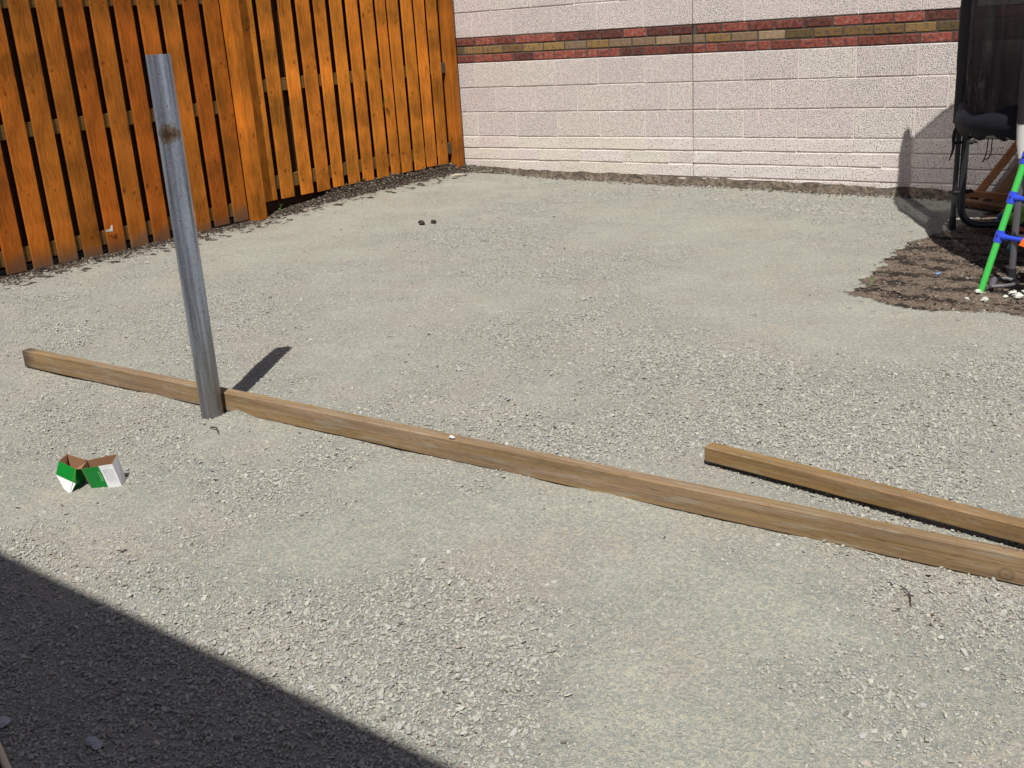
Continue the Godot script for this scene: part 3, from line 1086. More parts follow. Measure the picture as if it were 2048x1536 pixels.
func make_trampoline() -> void:
	var P1 := Vector3(2.374, 0, 1.114)
	var P2 := Vector3(2.985, 0, 2.45)
	var e1 := (P2 - P1)                       # along the near side
	var e2 := Vector3(e1.z, 0, -e1.x)         # towards the right
	var P3 := P2 + e2
	var P0 := P1 + e2
	var base := -0.05
	var t := thing("trampoline", "black netted trampoline on grey tube legs by the block wall", "trampoline")
	var ring := [P1, P2, P3, P0]
	var mid := (P1 + P3) * 0.5
	var top := 2.4
	var mat_h := 0.60
	var lift_at := func(p: Vector3) -> Vector3: return Vector3(0, mat_h + 0.085 * clampf((p - P1).dot(e1) / e1.length_squared(), -0.2, 1.2), 0)
	# frame with rounded corners
	var loop := []
	for k in 4:
		var a: Vector3 = ring[k]
		var nx: Vector3 = ring[(k + 1) % 4]
		var pv: Vector3 = ring[(k + 3) % 4]
		# the sides bow outward between the corner posts
		var o2 := (a.lerp(nx, 0.5) - mid).normalized()
		for s in 8:
			var u := s / 8.0
			loop.append((a.lerp(nx, u) + o2 * BOW * sin(PI * u)).lerp(mid, 0.03))
	var pts := []
	for p in loop:
		pts.append(p + lift_at.call(p))
	pts.append(pts[0])
	var mk := Mk.new()
	mk.tube(pts, 0.022, 10, false)
	put("frame", mk.mesh(), M.tube_dark, t)
	# jumping mat
	mk = Mk.new()
	for i in loop.size():
		var a: Vector3 = loop[i].lerp(mid, 0.10) + lift_at.call(loop[i])
		var b: Vector3 = loop[(i + 1) % loop.size()].lerp(mid, 0.10) + lift_at.call(loop[(i + 1) % loop.size()])
		mk.flat(a, b, mid + lift_at.call(mid) - Vector3(0, 0.02, 0), Vector3.UP)
		mk.quad(a, b, b - Vector3(0, 0.006, 0), a - Vector3(0, 0.006, 0), a - mid)
		mk.flat(a - Vector3(0, 0.006, 0), b - Vector3(0, 0.006, 0), mid + lift_at.call(mid) - Vector3(0, 0.026, 0), Vector3.DOWN)
	put("jumping_mat", mk.mesh(), M.black, t)
	# padding: a fat soft roll over the frame that sags between its ties
	var np := noise(301, 2.2, 1)
	var dense := []
	for i in loop.size():
		var a: Vector3 = loop[i]
		var b: Vector3 = loop[(i + 1) % loop.size()]
		var steps := maxi(2, int(a.distance_to(b) / 0.04))
		for s in steps:
			dense.append(a.lerp(b, float(s) / steps))
	mk = Mk.new()
	var sec := 14
	var grid := []
	for i in dense.size():
		var p: Vector3 = dense[i]
		var out := (p - mid)
		out.y = 0
		out = out.normalized()
		var row := []
		var w1 := np.get_noise_2d(p.x * 1.3 + 9.0, p.z * 1.3)
		var lift := 0.045 + 0.015 * w1
		for k in sec:
			var an := TAU * k / sec
			var rx := 0.055 + 0.010 * np.get_noise_3d(p.x * 2, k * 0.5, p.z * 2)
			var ry := (0.082 + 0.03 * w1) if sin(an) > 0.0 else (0.070 + 0.03 * np.get_noise_2d(p.x * 3.0, p.z * 3.0 + 50.0))
			row.append(p + out * (cos(an) * rx) + lift_at.call(p) + Vector3(0, lift + sin(an) * ry, 0))
		grid.append(row)
	var nr := grid.size()
	for i in nr:
		for k in sec:
			var a: Vector3 = grid[i][k]
			var b: Vector3 = grid[(i + 1) % nr][k]
			var c: Vector3 = grid[(i + 1) % nr][(k + 1) % sec]
			var d: Vector3 = grid[i][(k + 1) % sec]
			var ca: Vector3 = dense[i] + lift_at.call(dense[i]) + Vector3(0, 0.045, 0)
			var cb: Vector3 = dense[(i + 1) % nr] + lift_at.call(dense[(i + 1) % nr]) + Vector3(0, 0.045, 0)
			mk.tri(a, b, c, a - ca, b - cb, c - cb)
			mk.tri(a, c, d, a - ca, c - cb, d - ca)
	put("edge_padding", mk.mesh(), M.pad, t)
	# legs: uprights with a curved foot bar, enclosure poles strapped to their outer sides
	var pairs := [[P1, P0], [P2, P3]]
	for pr in pairs:
		var a: Vector3 = pr[0]
		var b: Vector3 = pr[1]
		var d := (b - a).normalized()
		var y0 := gh0(a.x, a.z) + 0.028
		var off := 0.040 if pr == pairs[0] else 0.075
		var a1 := a + d * off
		var b1 := b - d * off
		if pr == pairs[1]:
			y0 = gh0(a.x, a.z) + 0.02
		var path := [a1 + lift_at.call(a), a1 + Vector3(0, y0 + 0.14, 0)]
		for s in 6:
			var u := (s + 1) / 6.0
			path.append((a1 + Vector3(0, y0 + 0.14, 0)).lerp(a1 + Vector3(0, y0, 0), u).lerp((a1 + Vector3(0, y0, 0)).lerp(a1 + d * 0.14 + Vector3(0, y0, 0), u), u))
		for s in 6:
			var u := s / 6.0
			var c0 := b1 - d * 0.14 + Vector3(0, y0, 0)
			path.append(c0.lerp(b1 + Vector3(0, y0, 0), u).lerp((b1 + Vector3(0, y0, 0)).lerp(b1 + Vector3(0, y0 + 0.14, 0), u), u))
		path.append(b1 + Vector3(0, y0 + 0.14, 0))
		path.append(b1 + lift_at.call(b))
		mk = Mk.new()
		mk.tube(path, 0.0235, 14)
		put("leg", mk.mesh(), M.tube_dark if pr == pairs[0] else M.tube_grey, t)
	for k in 4:
		var p: Vector3 = ring[k]
		var out := (p - mid).normalized() * 0.004
		var gy := gh0(p.x, p.z)
		var q := p + out
		mk = Mk.new()
		mk.tube([q + Vector3(0, gy + 0.02, 0), q + Vector3(0, top, 0)], 0.0165, 12)
		put("net_pole", mk.mesh(), M.tube_grey if k == 1 else M.tube_dark, t)
		mk = Mk.new()
		mk.tube([q + Vector3(0, gy - 0.01, 0), q + Vector3(0, gy + 0.085, 0)], [0.024, 0.0205], 12)
		put("foot_cap", mk.mesh(), M.black, t)
		# foam sleeve from the padding to the top
		var sl := []
		var rr := []
		for s in 25:
			var y0 := 0.75 if k == 1 else 0.62
			var y := y0 + (top + 0.03 - y0) * s / 24.0
			sl.append(q + Vector3(0.004 * np.get_noise_2d(y * 3.0, k), y, 0.004 * np.get_noise_2d(y * 3.0, k + 20)))
			rr.append((0.042 + 0.004 * np.get_noise_2d(y * 4.0, k + 40)) * (1.0 if s < 23 else (0.85 if s == 23 else 0.5)))
		mk = Mk.new()
		mk.tube(sl, rr, 14)
		put("foam_sleeve", mk.mesh(), M.foam, t)
		# clamps
		for y in [0.19, 0.50]:
			mk = Mk.new()
			var d: Vector3 = ((ring[3] if k == 0 else ring[2] if k == 1 else ring[1] if k == 2 else ring[0]) - p).normalized()
			mk.xf = Transform3D(Basis(d, Vector3.UP, d.cross(Vector3.UP)), q + d * 0.022 + Vector3(0, y, 0))
			mk.box(Vector3.ZERO, Vector3(0.092, 0.016, 0.046), 0.004)
			mk.tube([Vector3(0.03, 0, 0), Vector3(0.066, 0.0, 0.0)], [0.012, 0.016], 6)
			mk.tube([Vector3(0.066, 0.008, 0), Vector3(0.094, -0.006, 0.0)], [0.016, 0.003], 6)
			put("clamp", mk.mesh(), M.black, t)
	# torn white end of the sleeve on the near pole
	mk = Mk.new()
	var q2 := P2 + (P2 - mid).normalized() * 0.004
	mk.tube([q2 + Vector3(0, 0.585, 0), q2 + Vector3(0, 0.66, 0), q2 + Vector3(0, 0.76, 0)], [0.021, 0.034, 0.040], 12)
	put("torn_foam_end", mk.mesh(), M.white, t)
	# net panels: soft folds, straight along the top rope
	for k in 4:
		var a: Vector3 = ring[k].lerp(mid, 0.03)
		var b: Vector3 = ring[(k + 1) % 4].lerp(mid, 0.03)
		var out := (a.lerp(b, 0.5) - mid).normalized()
		mk = Mk.new()
		var nu := 70
		var nv := 26
		var nn := noise(310 + k, 1.0, 3)
		var P := []
		for j in nv + 1:
			var row := []
			for i in nu + 1:
				var u := float(i) / nu
				var s := float(j) / nv
				var bell := sin(PI * u)
				var fold := 0.030 * nn.get_noise_2d(u * 9.0, s * 1.6) * bell + 0.005 * sin(u * 60.0 + 3.0 * nn.get_noise_2d(u * 3.0, s * 2.0)) * bell
				var slack := 0.06 * bell * exp(-s * 5.0) * nn.get_noise_2d(u * 5.0 + 30.0, s * 6.0)
				var sag := -0.06 * bell * s
				row.append(a.lerp(b, u) + out * (fold + slack + BOW * bell) + Vector3(0, lerpf((lift_at.call(a.lerp(b, u)) as Vector3).y + 0.05, top, s) + sag, 0))
			P.append(row)
		for j in nv:
			for i in nu:
				var nrm: Vector3 = (P[j][i + 1] - P[j][i]).cross(P[j + 1][i] - P[j][i]).normalized()
				if nrm.dot(out) < 0.0:
					nrm = -nrm
				mk.tri(P[j][i], P[j][i + 1], P[j + 1][i + 1], nrm, nrm, nrm)
				mk.tri(P[j][i], P[j + 1][i + 1], P[j + 1][i], nrm, nrm, nrm)
		put("net_panel", mk.mesh(), M.net, t)
		# the denser cloth that hangs slack inside along the foot of the net
		mk = Mk.new()
		for i in nu:
			var ramp := [1.0, 0.97, 0.9, 0.7, 0.35, 0.0]
			var col := []
			for q in 2:
				var u := float(i + q) / nu
				var lo: Vector3 = P[0][i + q] - out * 0.03
				var hh := 0.52 + 0.16 * nn.get_noise_2d(u * 4.0, 60.0)
				var cc := []
				for j in 6:
					var s := j / 5.0
					cc.append(lo + Vector3(0, hh * s, 0) + out * 0.03 * nn.get_noise_2d(u * 10.0, s * 3.0 + 80.0))
				col.append(cc)
			for j in 5:
				var nrm: Vector3 = (col[1][j] - col[0][j]).cross(col[0][j + 1] - col[0][j]).normalized()
				if nrm.dot(out) < 0.0:
					nrm = -nrm
				mk.tri(col[0][j], col[1][j], col[1][j + 1], nrm, nrm, nrm)
				mk.tri(col[0][j], col[1][j + 1], col[0][j + 1], nrm, nrm, nrm)
				var k0 := mk.c.size() - 6
				for q in 6:
					var near: float = ramp[j] if mk.v[k0 + q].is_equal_approx(col[0][j]) or mk.v[k0 + q].is_equal_approx(col[1][j]) else ramp[j + 1]
					mk.c[k0 + q] = Color(1, 1, 1, near)
		put("net_hem", mk.mesh(), M.hem, t)
		mk = Mk.new()
		mk.tube(P[nv], 0.007, 6)
		put("top_rope", mk.mesh(), M.black, t)
	# hanging bits: a torn ribbon by the leg and an elastic loop with its hook
	mk = Mk.new()
	var r0 := P1 + Vector3(-0.012, 0.60, 0.035)
	var pts2 := []
	for s in 9:
		pts2.append(r0 + Vector3(-0.006 * sin(s * 0.9) - 0.003 * s, -0.026 * s, 0.002 * s))
	mk.tube(pts2, [0.012, 0.013, 0.013, 0.012, 0.011, 0.009, 0.007, 0.005, 0.002], 5)
	put("torn_ribbon", mk.mesh(), M.black, t)
	mk = Mk.new()
	var r1 := P1.lerp(P2, 0.30) + Vector3(0.07, 0.58, 0)
	mk.tube([r1, r1 + Vector3(-0.004, -0.09, 0), r1 + Vector3(-0.014, -0.125, 0), r1 + Vector3(-0.022, -0.145, 0.0)], 0.0035, 6)
	mk.tube([r1 + Vector3(0.022, 0, 0), r1 + Vector3(0.02, -0.10, 0), r1 + Vector3(0.006, -0.122, 0), r1 + Vector3(-0.012, -0.128, 0)], 0.0035, 6)
	put("elastic_loop", mk.mesh(), M.black, t)

# ---------------------------------------------------------------- plastic climbing ladder
func make_ladder() -> void:
	var l := thing("toy_ladder", "green plastic ladder with blue rungs leaning on the trampoline", "ladder")
	var F := Vector3(2.884, -0.066, 2.678)
	var d := (Vector3(3.0, 0.55, 2.53) - Vector3(2.884, -0.058, 2.678)).normalized()
	var across := Vector3(0.36, -0.012, 0.13)
	for s in [0.0, 1.0]:
		var f: Vector3 = F + across * s
		var mk := Mk.new()
		mk.tube([f, f + d * 0.004, f + d * 0.95, f + d * 0.96], [0.0145, 0.0165, 0.0165, 0.012], 16)
		put("rail", mk.mesh(), M.green, l)
		mk = Mk.new()
		mk.tube([f - d * 0.004, f + d * 0.014], [0.020, 0.0185], 14)
		put("end_cap", mk.mesh(), M.white, l)
	for h in [0.297, 0.493, 0.69]:
		var a: Vector3 = F + d * h
		var mk := Mk.new()
		mk.tube([a + across * 0.03, a + across * 0.97], 0.0125, 14)
		var rg := put("rung", mk.mesh(), M.blue, l)
		for s in [0.0, 1.0]:
			var c: Vector3 = a + across * s
			mk = Mk.new()
			mk.tube([c - d * 0.030, c - d * 0.026, c + d * 0.026, c + d * 0.030], [0.0185, 0.0215, 0.0215, 0.0185], 16)
			var side := across.normalized() * (1.0 if s == 0.0 else -1.0)
			mk.tube([c, c + side * 0.045], [0.020, 0.0155], 12)
			put("clamp", mk.mesh(), M.blue, l)
			mk = Mk.new()
			var sc := d.cross(across).normalized() * (1.0 if d.cross(across).z > 0 else -1.0)
			mk.tube([c + sc * 0.018, c + sc * 0.0235], 0.005, 8)
			put("screw", mk.mesh(), M.black, rg)
	# orange step plate hung on the lower rung
	var a := F + d * 0.297 + across * 0.33
	var x := across.normalized()
	var o := d.cross(x).normalized()
	if o.z < 0.0:
		o = -o
	var mk := Mk.new()
	mk.xf = Transform3D(Basis(x, d, o), a)
	var out := [Vector2(0.0, -0.028), Vector2(0.15, -0.05), Vector2(0.17, 0.10), Vector2(0.055, 0.11), Vector2(0.03, 0.07)]
	for i in out.size():
		var p: Vector2 = out[i]
		var q: Vector2 = out[(i + 1) % out.size()]
		var e := (q - p).normalized()
		var nn := Vector3(e.y, -e.x, 0)
		mk.quad(Vector3(p.x, p.y, -0.02), Vector3(q.x, q.y, -0.02), Vector3(q.x, q.y, 0.028), Vector3(p.x, p.y, 0.028), nn)
	for zz in [-0.02, 0.028]:
		for i in range(1, out.size() - 1):
			mk.flat(Vector3(out[0].x, out[0].y, zz), Vector3(out[i].x, out[i].y, zz), Vector3(out[i + 1].x, out[i + 1].y, zz), Vector3(0, 0, signf(zz)))
	put("step_plate", mk.mesh(), M.orange, l)

# ---------------------------------------------------------------- old timber under the trampoline
func stick(called: String, a: Vector3, b: Vector3, w: float, h: float, mt: Material, label: String, category := "timber") -> MeshInstance3D:
	var mk := Mk.new()
	var d := (b - a)
	mk.box(Vector3.ZERO, Vector3(w, d.length(), h), 0.003, Rect2(rng.randf() * 0.5, rng.randf() * 0.5, 0.4, 0.5))
	var o := put(called, mk.mesh(), mt)
	var y := d.normalized()
	var x := y.cross(Vector3(0, 0, 1)).normalized()
	o.transform = Transform3D(Basis(x, y, x.cross(y)), (a + b) * 0.5)
	tag(o, label, category)
	return o

func make_timber_stack() -> void:
	stick("leaning_batten", Vector3(2.28, -0.03, 0.21), Vector3(2.72, 0.66, 0.10), 0.052, 0.045, M.timber_red, "red-brown batten leaning on the wall, topmost under the trampoline")
	stick("dark_board", Vector3(2.45, -0.04, 0.14), Vector3(2.86, 0.62, 0.06), 0.14, 0.022, M.timber_dark, "dark board leaning on the wall behind the red-brown batten")
	stick("lying_batten", Vector3(2.17, 0.045, 0.20), Vector3(3.1, -0.01, 0.30), 0.046, 0.05, M.timber_red, "red-brown batten lying along the foot of the wall", "timber")
	stick("lying_board", Vector3(2.20, 0.0, 0.30), Vector3(3.1, -0.06, 0.62), 0.036, 0.09, M.timber_dark, "dull brown board lying flat in front of the red-brown batten", "timber")

# ---------------------------------------------------------------- toys lying in the shade
func make_toys() -> void:
	var g := Vector3(2.845, -0.028, 1.70)
	var mk := Mk.new()
	mk.lump(Vector3.ZERO, Vector3(0.062, 0.062, 0.062), 3, 0.0, 14, 20, false)
	var b := thing("ball", "small teal plastic ball on the soil by the grey pole", "ball", g)
	put("shell", mk.mesh(), mat(Color(0.02, 0.22, 0.24), 0.4), b)
	mk = Mk.new()
	var pts := []
	for i in 25:
		var an := TAU * i / 24
		pts.append(Vector3(cos(an) * 0.0312, sin(an) * 0.0312, 0.004))
	mk.tube(pts, 0.0012, 5, false)
	put("seam", mk.mesh(), mat(Color(0.015, 0.16, 0.18), 0.5), b)

	var c := thing("toy_bottle", "small blue toy bottle with pinkish cap in the shade", "toy", Vector3(2.60, -0.05, 0.86))
	mk = Mk.new()
	mk.tube([Vector3(0, 0, 0), Vector3(0, 0.005, 0), Vector3(0, 0.06, 0), Vector3(0, 0.075, 0)], [0.022, 0.026, 0.026, 0.013], 14)
	put("body", mk.mesh(), mat(Color(0.03, 0.13, 0.42), 0.4), c)
	mk = Mk.new()
	mk.tube([Vector3(0, 0.075, 0), Vector3(0.0, 0.10, 0)], [0.013, 0.011], 12)
	put("cap", mk.mesh(), mat(Color(0.45, 0.25, 0.22), 0.5), c)
	c.rotation.z = -0.25

	var k := thing("toy_bucket", "lime green toy bucket lying under the trampoline", "toy", Vector3(2.715, -0.005, 0.93))
	mk = Mk.new()
	mk.tube([Vector3(-0.07, 0, 0), Vector3(0.06, 0.0, 0.0), Vector3(0.066, 0, 0)], [0.045, 0.062, 0.067], 18, false)
	mk.tube([Vector3(-0.071, 0, 0), Vector3(-0.069, 0, 0)], [0.02, 0.045], 18)
	put("pail", mk.mesh(), mat(Color(0.16, 0.36, 0.02), 0.4), k)
	mk = Mk.new()
	pts = []
	for i in 13:
		var an := PI * i / 12
		pts.append(Vector3(0.06 + 0.05 * sin(an), 0.03 * sin(an), cos(an) * 0.066))
	mk.tube(pts, 0.004, 6)
	put("handle", mk.mesh(), mat(Color(0.4, 0.05, 0.03), 0.4), k)
	k.rotation = Vector3(0, 0.9, 0.35)

	var r := thing("toy_spade", "dark red toy spade lying beside the lime green bucket", "toy", Vector3(2.77, -0.035, 1.10))
	mk = Mk.new()
	mk.box(Vector3(0, 0, 0), Vector3(0.075, 0.012, 0.09), 0.004)
	put("blade", mk.mesh(), mat(Color(0.25, 0.012, 0.012), 0.45), r)
	mk = Mk.new()
	mk.tube([Vector3(0, 0.004, 0.04), Vector3(0, 0.01, 0.16)], 0.009, 10)
	mk.tube([Vector3(-0.025, 0.01, 0.16), Vector3(0.025, 0.01, 0.16)], 0.009, 10)
	put("handle", mk.mesh(), mat(Color(0.25, 0.012, 0.012), 0.45), r)
	r.rotation = Vector3(0.1, 0.7, 0.1)

	# open grey plastic grip at the foot of the near pole
	var h := thing("spade_handle", "grey plastic D-shaped spade grip lying at the foot of the grey pole", "handle", Vector3(2.965, -0.035, 2.56))
	mk = Mk.new()
	var arms := [Vector3(0.055, 0.0, -0.075), Vector3(0.065, 0.012, -0.02), Vector3(0.052, 0.012, 0.045), Vector3(0.01, 0.008, 0.075), Vector3(-0.035, 0.004, 0.085)]
	mk.tube(arms, [0.012, 0.011, 0.010, 0.010, 0.010], 10)
	mk.tube([Vector3(0.055, 0.0, -0.075), Vector3(0.0, 0.012, -0.085), Vector3(-0.05, 0.01, -0.05)], [0.012, 0.010, 0.010], 10)
	put("arms", mk.mesh(), mat(Color(0.10, 0.095, 0.11), 0.5), h)
	mk = Mk.new()
	var gp := []
	var gr := []
	for i in 25:
		gp.append(Vector3(-0.05, 0.01, -0.05).lerp(Vector3(-0.035, 0.004, 0.085), i / 24.0))
		gr.append(0.0135 + 0.0035 * sin(i * 1.5))
	mk.tube(gp, gr, 12)
	put("ribbed_grip", mk.mesh(), mat(Color(0.115, 0.105, 0.135), 0.5), h)

	# splintered orange-brown stake beside the pole
	stick("short_stake", Vector3(3.06, -0.06, 2.36), Vector3(3.075, 0.22, 2.33), 0.045, 0.035, M.timber_red, "short brown stake standing beside the grey pole", "stake")

# ---------------------------------------------------------------- torn carton
func make_box() -> void:
	# print for the carton: green and white field with small grey lines of type
	var w := 256
	var im := Image.create(w, w, false, Image.FORMAT_RGB8)
	im.fill(Color(0.86, 0.87, 0.89))
	im.fill_rect(Rect2i(0, 0, 140, w), Color(0.02, 0.47, 0.17))
	var g := RandomNumberGenerator.new()
	g.seed = 5
	for r in 9:
		var x := 160 + r * 9
		var y := 52
		while y < 170 + (r % 3) * 14:
			var l := g.randi_range(4, 14)
			im.fill_rect(Rect2i(x, y, 4 if r == 0 else 3, l), Color(0.42, 0.43, 0.48))
			y += l + g.randi_range(3, 5)
	for r in 2:
		var y := 60
		while y < 170:
			var l := g.randi_range(5, 14)
			im.fill_rect(Rect2i(112 + r * 11, y, 3, l), Color(0.66, 0.84, 0.72))
			y += l + 4
	var face := mat(Color.WHITE, 0.22)
	face.albedo_texture = ImageTexture.create_from_image(im)
	var green := mat(Color(0.005, 0.19, 0.025), 0.22)
	var white := mat(Color(0.70, 0.71, 0.76), 0.3)

	var b := thing("torn_carton", "small torn green and white cardboard carton lying open on the gravel", "box", Vector3(0.965, -0.02, 6.42))
	b.rotation.y = 0.0
	# view-right on the ground is about (0.81, 0, -0.59); towards the viewer (0.59, 0, 0.81)
	var R := Vector3(0.83, 0, -0.56).normalized()
	var V := Vector3(0.56, 0, 0.83).normalized()
	var p := func(x: float, y: float, z: float) -> Vector3: return R * x + V * z + Vector3(0, y, 0)
	var panel := func(nm: String, q: Array, mt: Material, inside: Material, uv: Array, outward: Vector3) -> void:
		var mk := Mk.new()
		mk.quad(q[0], q[1], q[2], q[3], outward, uv[0], uv[1], uv[2], uv[3])
		var part := put(nm, mk.mesh(), mt, b)
		var k := outward.normalized() * -0.0012
		mk = Mk.new()
		mk.quad(q[0] + k, q[1] + k, q[2] + k, q[3] + k, -outward, uv[0], uv[1], uv[2], uv[3])
		for i in 4:
			var a: Vector3 = q[i]
			var c: Vector3 = q[(i + 1) % 4]
			mk.quad(a, c, c + k, a + k, (a + c) * 0.5 - (q[0] + q[1] + q[2] + q[3]) * 0.25)
		put("lining", mk.mesh(), inside, part)
	var U := [Vector2(0, 1), Vector2(1, 1), Vector2(1, 0), Vector2(0, 0)]
	# right half: front, right side, back, left side; the mouth gapes upward
	var fbl: Vector3 = p.call(-0.036, 0.0, 0.035)
	var fbr: Vector3 = p.call(0.060, 0.0, 0.022)
	var ftr: Vector3 = p.call(0.045, 0.088, 0.030)
	var ftl: Vector3 = p.call(-0.052, 0.084, 0.050)
	var bbl: Vector3 = p.call(-0.050, 0.002, -0.030)
	var bbr: Vector3 = p.call(0.050, 0.002, -0.040)
	var btr: Vector3 = p.call(0.040, 0.098, -0.032)
	var btl: Vector3 = p.call(-0.060, 0.086, -0.018)
	panel.call("front_panel", [fbl, fbr, ftr, ftl], face, M.card, U, V)
	panel.call("side_panel", [fbr, bbr, btr, ftr], white, M.card, U, R)
	panel.call("back_panel", [bbl, bbr, btr, btl], green, M.card, U, -V)
	panel.call("side_panel", [fbl, bbl, btl, ftl], green, M.card, U, -R)
	panel.call("base_panel", [fbl, fbr, bbr, bbl], white, M.card, U, Vector3.DOWN)
	# left half: tipped over on a corner, joined by a brown hinge
	var a0: Vector3 = p.call(-0.100, 0.004, 0.050)
	var gt0: Vector3 = p.call(-0.135, 0.104, 0.02)      # top left
	var gt1: Vector3 = p.call(-0.072, 0.082, 0.045)     # top right
	var gm0: Vector3 = p.call(-0.147, 0.062, 0.035)     # band boundary
	var gm1: Vector3 = p.call(-0.076, 0.036, 0.058)
	var lo0: Vector3 = p.call(-0.122, 0.018, 0.052)
	var lo1: Vector3 = p.call(-0.098, 0.000, 0.066)
	panel.call("front_panel", [gm0, gm1, gt1, gt0], green, M.card, U, V + Vector3(0, 0.3, 0))
	panel.call("lower_panel", [lo0, lo1, gm1, gm0], white, M.card, U, V)
	var back0: Vector3 = p.call(-0.128, 0.108, -0.030)
	var back1: Vector3 = p.call(-0.060, 0.090, -0.012)
	var bk0: Vector3 = p.call(-0.135, 0.03, -0.03)
	var bk1: Vector3 = p.call(-0.080, 0.006, -0.02)
	panel.call("back_panel", [bk0, bk1, back1, back0], green, M.card, U, -V)
	panel.call("side_panel", [lo1, bk1, back1, gt1], green, M.card, U, R)
	panel.call("side_panel", [lo0, bk0, back0, gt0], white, M.card, U, -R)
	panel.call("hinge_flap", [gt1, ftl, btl, back1], M.card, M.card, U, Vector3.UP)

# ---------------------------------------------------------------- oddments
func make_small_things() -> void:
	var mk: Mk
	# broken pale stones at the corner of the soil
	var spots := [[2.880, 2.712, 0.036, "flat pale stone under the foot of the green ladder"], [2.945, 2.85, 0.046, "oblong pale stone in front of the green ladder foot"], [2.862, 2.865, 0.026, "little pale stone left of the ladder on the soil edge"], [3.035, 2.67, 0.05, "white broken stone right of the grey grip"], [3.07, 2.72, 0.06, "largest white broken stone at the right edge of the soil"], [3.09, 2.62, 0.045, "white broken stone behind the largest one at the right edge"], [3.02, 2.76, 0.035, "small white broken stone in front of the largest one"]]
	for i in spots.size():
		var s = spots[i]
		mk = Mk.new()
		mk.lump(Vector3.ZERO, Vector3(s[2], s[2] * 0.5, s[2] * 0.75), 400 + i, 0.3, 5, 7)
		var o := put("broken_stone", mk.mesh(), mat(Color(0.55, 0.56, 0.52), 0.9))
		o.position = Vector3(s[0], gh0(s[0], s[1]) + 0.008, s[1])
		o.rotation.y = i * 1.3
		tag(o, s[3], "stone", "broken stones by the ladder")
	# two dark clods out on the gravel
	for s in [[-1.07, 2.33, 0.055, "larger dark clod lying alone on the far gravel"], [-1.015, 2.255, 0.042, "smaller dark clod just behind the larger one"]]:
		mk = Mk.new()
		mk.lump(Vector3.ZERO, Vector3(s[2], s[2] * 0.75, s[2] * 0.8), int(s[2] * 1000), 0.4, 6, 9)
		var o := put("earth_clod", mk.mesh(), M.clod)
		o.position = Vector3(s[0], gh0(s[0], s[1]) + 0.014, s[1])
		tag(o, s[3], "clod", "dark clods on the far gravel")
	# twigs
	for q in [[3.37, 5.76, 3.405, 5.80, 3.42, 5.845, 0.0018, "bent dark twig on the gravel in front of the long plank"], [0.86, 5.90, 0.90, 5.90, 0.94, 5.925, 0.003, "dark twig on the gravel just in front of the steel post"], [-2.16, 0.24, -2.02, 0.17, -1.90, 0.14, 0.006, "dark root lying along the foot of the wall near the fence corner"]]:
		mk = Mk.new()
		var a := Vector3(q[0], gh(q[0], q[1]) + 0.008, q[1])
		var b := Vector3(q[2], gh(q[2], q[3]) + 0.014, q[3])
		var c := Vector3(q[4], gh(q[4], q[5]) + 0.007, q[5])
		mk.tube([a, a.lerp(b, 0.5) + Vector3(0, 0.002, 0), b, b.lerp(c, 0.5), c], [q[6] * 0.6, q[6], q[6], q[6] * 0.9, q[6] * 0.4], 6)
		tag(put("twig", mk.mesh(), M.twig), q[7], "twig")
	# red-brown leaf scraps
	mk = Mk.new()
	for i in 4:
		var x := 3.47 + 0.012 * i
		var z := 5.86 + 0.010 * (i % 2) + 0.008 * i
		var y := gh(x, z) + 0.009
		mk.flat(Vector3(x, y, z), Vector3(x + 0.011, y + 0.003, z + 0.002 * i), Vector3(x + 0.007 - 0.003 * i, y + 0.001, z + 0.008), Vector3.UP)
	tag(put("leaf_scrap", mk.mesh(), mat(Color(0.16, 0.06, 0.05), 0.8)), "reddish dry leaf scraps on the gravel near the right edge", "leaf")
	# sprigs: one poking through the fence, one at its foot, one on the gravel edge
	sprig(Vector3(-2.44, 0.77, 1.105), 0.085, 6, 21, "yellow-green sprig poking through a gap of the fence")
	sprig(Vector3(-2.36, 0.07, 2.52), 0.085, 4, 22, "bright green seedling under the fence beside its middle post")
	sprig(Vector3(2.36, -0.05, 2.78), 0.05, 5, 23, "tiny dark weed on the left corner of the soil")
	# white scrap caught on the fence
	mk = Mk.new()
	var w0 := Vector3(-2.4385, 0.205, 4.035)
	mk.quad(w0, w0 + Vector3(0.006, -0.012, -0.055), w0 + Vector3(0.010, 0.012, -0.05), w0 + Vector3(0.004, 0.014, -0.01), Vector3(1, 0.3, 0))
	mk.quad(w0 + Vector3(0.01, -0.006, -0.05), w0 + Vector3(0.012, 0.036, -0.056), w0 + Vector3(0.009, 0.036, -0.046), w0 + Vector3(0.008, 0.0, -0.03), Vector3(1, 0, 0.2))
	tag(put("paper_scrap", mk.mesh(), M.white), "white paper scrap caught between fence boards near the ground", "scrap")
	# blue plastic bit in the soil
	mk = Mk.new()
	mk.box(Vector3.ZERO, Vector3(0.030, 0.014, 0.020), 0.003)
	var bo := put("plastic_piece", mk.mesh(), mat(Color(0.12, 0.18, 0.33), 0.5))
	bo.position = Vector3(2.615, -0.038, 2.42)
	bo.rotation = Vector3(0.2, 0.4, 0.2)
	tag(bo, "pale blue plastic piece lying on the brown soil", "plastic")
	# white splash on the long plank
	mk = Mk.new()
	mk.lump(Vector3.ZERO, Vector3(0.022, 0.012, 0.012), 71, 0.4, 6, 9)
	var dr := put("plaster_blob", mk.mesh(), M.white)
	dr.position = Vector3(1.866, 0.052, 5.690)
	tag(dr, "white blob stuck on top of the long plank", "blob")
	# pale shavings along the fence foot
	mk = Mk.new()
	mk.tube([Vector3(-2.15, 0.105, 0.62), Vector3(-2.13, 0.107, 0.55), Vector3(-2.09, 0.102, 0.47)], [0.003, 0.008, 0.003], 5)
